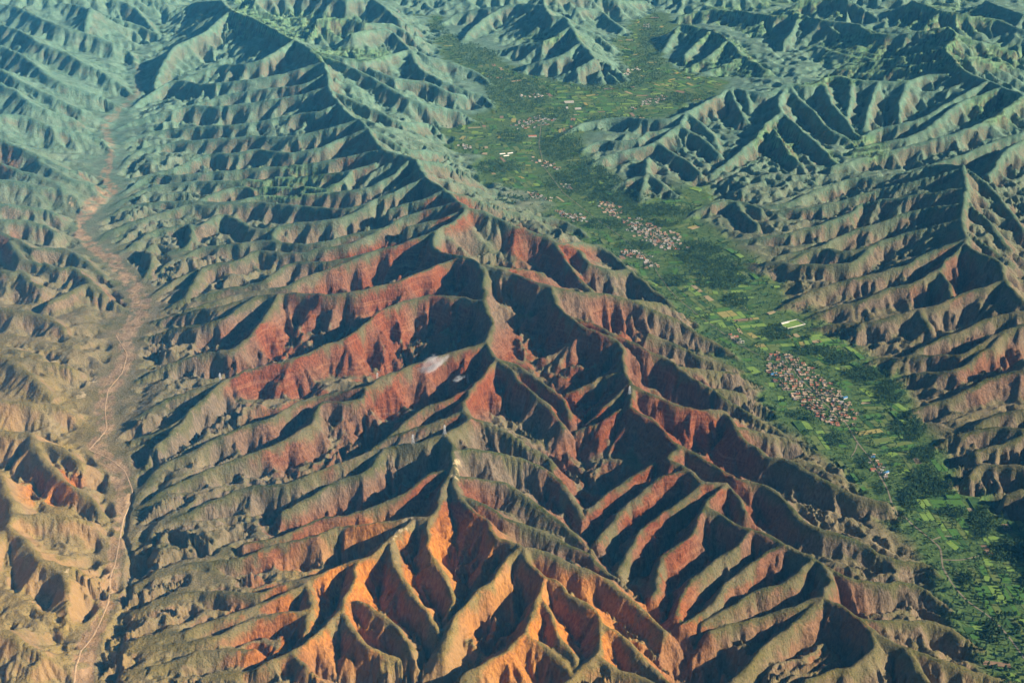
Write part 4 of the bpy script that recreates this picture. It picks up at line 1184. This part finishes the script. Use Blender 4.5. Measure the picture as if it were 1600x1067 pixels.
for t in trees:
    kd = 'poplar' if rng.random() < 0.55 else 'round'; var_ = rng.randrange(3)
    hgt = rng.uniform(11, 19) if kd == 'poplar' else rng.uniform(8, 13)
    rz = rng.uniform(0, 6.283); wd = hgt * rng.uniform(1.0, 1.4)
    if id(t) in first:
        e = bpy.data.objects.new('poplar_tree' if kd == 'poplar' else 'broadleaf_tree', None)
        e.location = (t[0], t[1], t[2]); e.rotation_euler = (0, 0, rz); e.scale = (wd, wd, hgt); C.objects.link(e)
        for nm, me in (('crown', TV[(kd, var_)][0]), ('trunk', trunk_me)):
            o = bpy.data.objects.new(nm, me); o.parent = e; C.objects.link(o)
        shade = ('dark green ', 'lighter green ', 'thick dark green ')[var_]
        tall = 'tall ' if hgt > (16 if kd == 'poplar' else 11) else 'short ' if hgt < (13 if kd == 'poplar' else 9.5) else ''
        rd_ = min((t[0] - r_[0]) ** 2 + (t[1] - r_[1]) ** 2 for r_ in ALLROAD)
        hd_ = min(((t[0] - h[0]) ** 2 + (t[1] - h[1]) ** 2 for h in near_h))
        pd_, pc_ = min(((sum(p[0] for p in q[1]) / 4 - t[0]) ** 2 + (sum(p[1] for p in q[1]) / 4 - t[1]) ** 2, q[3]) for q in parcels[:700])
        where = 'beside the valley road' if rd_ < 22 ** 2 else 'beside a village house' if hd_ < 24 ** 2 else ('at the edge of ' + ('an ' if FN[pc_][0] == 'o' else 'a ') + FN[pc_].replace('_', ' ')) if pd_ < 34 ** 2 else 'in the tree belt under the right hills' if floor_px(t[0], t[1])[0] > np_interp(floor_px(t[0], t[1])[1]) else 'in the tree belt under the left hills'
        tag(e, ('slim ' if kd == 'poplar' else 'round ') + tall + shade + ('poplar ' if kd == 'poplar' else 'broadleaf tree ') + where, 'tree', ('poplars ' if kd == 'poplar' else 'broadleaf trees ') + 'on the valley floor')
    else:
        v, f = TV[(kd, var_)][1]; b = len(bulk_v); c_, s_ = math.cos(rz), math.sin(rz)
        k_ = 1.5
        for w in v: bulk_v.append((t[0] + k_ * wd * (w[0] * c_ - w[1] * s_), t[1] + k_ * wd * (w[0] * s_ + w[1] * c_), t[2] + hgt * w[2]))
        bulk_f += [tuple(b + i for i in q) for q in f]; bulk_m += [0 if var_ != 1 else 1] * len(f)
o = mesh_obj('far_trees', bulk_v, bulk_f, [leaf_d, leaf_m], bulk_m)
tag(o, 'dense belts of dark green trees along the far valley', 'trees', kind='stuff')

# ---- power pylons on the spurs
steel = plain('galvanised_steel', (0.42, 0.43, 0.44), (0.55, 0.56, 0.57), 0.5, 0.5)
def bar(v, f, a, b, r):
    a, b = Vector(a), Vector(b); d = (b - a).normalized(); s = d.orthogonal().normalized() * r; t = d.cross(s)
    k = len(v)
    for p in (a, b): v.extend([tuple(p + s), tuple(p + t), tuple(p - s), tuple(p - t)])
    for i in range(4): f.append((k + i, k + (i + 1) % 4, k + 4 + (i + 1) % 4, k + 4 + i))
PH = 34.0
def pylon_meshes():
    lv, lf = [], []
    w = lambda z: 3.6 * (1 - z / PH) + 0.5
    for sx in (-1, 1):
        for sy in (-1, 1): bar(lv, lf, (sx * w(0), sy * w(0), -2), (sx * 0.5, sy * 0.5, PH), 0.32)
    bv, bf = [], []
    zs = [0, 6, 11.5, 16.5, 21, 25, 28.5, 31.5]
    for z0, z1 in zip(zs[:-1], zs[1:]):
        for (ax, ay, bx, by) in ((-1, -1, 1, -1), (1, -1, 1, 1), (1, 1, -1, 1), (-1, 1, -1, -1)):
            bar(bv, bf, (ax * w(z0), ay * w(z0), z0), (bx * w(z1), by * w(z1), z1), 0.14)
            bar(bv, bf, (bx * w(z0), by * w(z0), z0), (ax * w(z1), ay * w(z1), z1), 0.14)
            bar(bv, bf, (ax * w(z1), ay * w(z1), z1), (bx * w(z1), by * w(z1), z1), 0.14)
    arms = []
    for z, L in ((22.5, 6.5), (26.5, 5.5), (30.5, 4.5)):
        av, af = [], []
        for sx in (-1, 1):
            for sy in (-0.8, 0.8):
                bar(av, af, (0, sy, z), (sx * L, 0, z + 0.3), 0.2); bar(av, af, (0, sy * 0.6, z + 1.8), (sx * L, 0, z + 0.35), 0.16)
            bar(av, af, (sx * L, 0, z + 0.3), (sx * L, 0, z - 1.8), 0.16)
        arms.append((av, af))
    return (lv, lf), (bv, bf), arms
pl, pb, pa = pylon_meshes()
PM = None
for (u, v_, zz, lab) in ((345, 596, None, 'pale lattice pylon on the grassy spur above the dry riverbed'), (590, 595, None, 'pale lattice pylon on the crest below the red cliffs'),
                        (645, 693, None, 'pale lattice pylon on the crest left of the dark green summit'), (695, 678, None, 'pale lattice pylon beside the dark green lower summit'),
                        (983, 616, None, 'pale lattice pylon on the dark red ridge right of the gorge'), (731, 597, None, 'pale lattice pylon on the red saddle beside the cloud')):
    best = None                                        # the crest point of the land seen there
    d = np.hypot(U - u, V - v_); k = int(d.argmin()); i, j = divmod(k, NC)
    e = bpy.data.objects.new('power_pylon', None); e.location = (float(X[i, j]), float(Y[i, j]), float(Z[i, j])); e.rotation_euler = (0, 0, 0.9); C.objects.link(e)
    tag(e, lab, 'pylon', 'power pylons along the ridges')
    if PM is None:
        def mk(n, g):
            me = bpy.data.meshes.new(n); me.from_pydata(*[g[0], [], g[1]]); me.materials.append(steel); return me
        PM = [('mast', mk('mast', pl)), ('bracing', mk('bracing', pb))] + [('cross_arm', mk('cross_arm', a)) for a in pa]
    for n, me in PM:
        o = bpy.data.objects.new(n, me); o.parent = e; C.objects.link(o)

# ---- wisps of cloud over the red ridge
cl = bpy.data.materials.new('cloud'); cl.use_nodes = True
nt = cl.node_tree; nt.nodes.clear()
tc = nt.nodes.new('ShaderNodeTexCoord')
n_ = nt.nodes.new('ShaderNodeTexNoise'); n_.inputs['Scale'].default_value = 2.6; n_.inputs['Detail'].default_value = 5; n_.inputs['Distortion'].default_value = 0.6
nt.links.new(tc.outputs['Object'], n_.inputs['Vector'])
ln_ = nt.nodes.new('ShaderNodeVectorMath'); ln_.operation = 'LENGTH'; nt.links.new(tc.outputs['Object'], ln_.inputs[0])
edge = nt.nodes.new('ShaderNodeMapRange'); edge.inputs[1].default_value = 0.3; edge.inputs[2].default_value = 0.95; edge.inputs[3].default_value = 0.0; edge.inputs[4].default_value = -0.5
nt.links.new(ln_.outputs['Value'], edge.inputs[0])
sm = nt.nodes.new('ShaderNodeMath'); sm.operation = 'ADD'; nt.links.new(n_.outputs['Fac'], sm.inputs[0]); nt.links.new(edge.outputs[0], sm.inputs[1])
dn = nt.nodes.new('ShaderNodeMapRange'); dn.inputs[1].default_value = 0.36; dn.inputs[2].default_value = 0.75; dn.inputs[3].default_value = 0; dn.inputs[4].default_value = 0.09
nt.links.new(sm.outputs[0], dn.inputs[0])
vv = nt.nodes.new('ShaderNodeVolumePrincipled'); vv.inputs['Color'].default_value = (0.98, 0.98, 1, 1); vv.inputs['Anisotropy'].default_value = -0.3; nt.links.new(dn.outputs[0], vv.inputs['Density'])
mo = nt.nodes.new('ShaderNodeOutputMaterial'); nt.links.new(vv.outputs[0], mo.inputs['Volume'])
for (u, v_, zz, sx, sy, sz, rz, lab) in ((676, 570, 300, 100, 62, 44, 0.5, 'small bright white wisp of cloud over the red cliffs'), (716, 592, 290, 40, 26, 18, 0.2, 'thin faint wisp of cloud right of the bright one')):
    bm = bmesh.new(); bmesh.ops.create_icosphere(bm, subdivisions=3, radius=1)
    me = bpy.data.meshes.new('cloud_wisp'); bm.to_mesh(me); bm.free(); me.materials.append(cl)
    x, y = ground(u, v_, zz)
    o = bpy.data.objects.new('cloud_wisp', me); o.location = (x, y, zz); o.scale = (sx, sy, sz); o.rotation_euler = (0, -0.3, rz); C.objects.link(o)
    tag(o, lab, 'cloud', kind='thing')
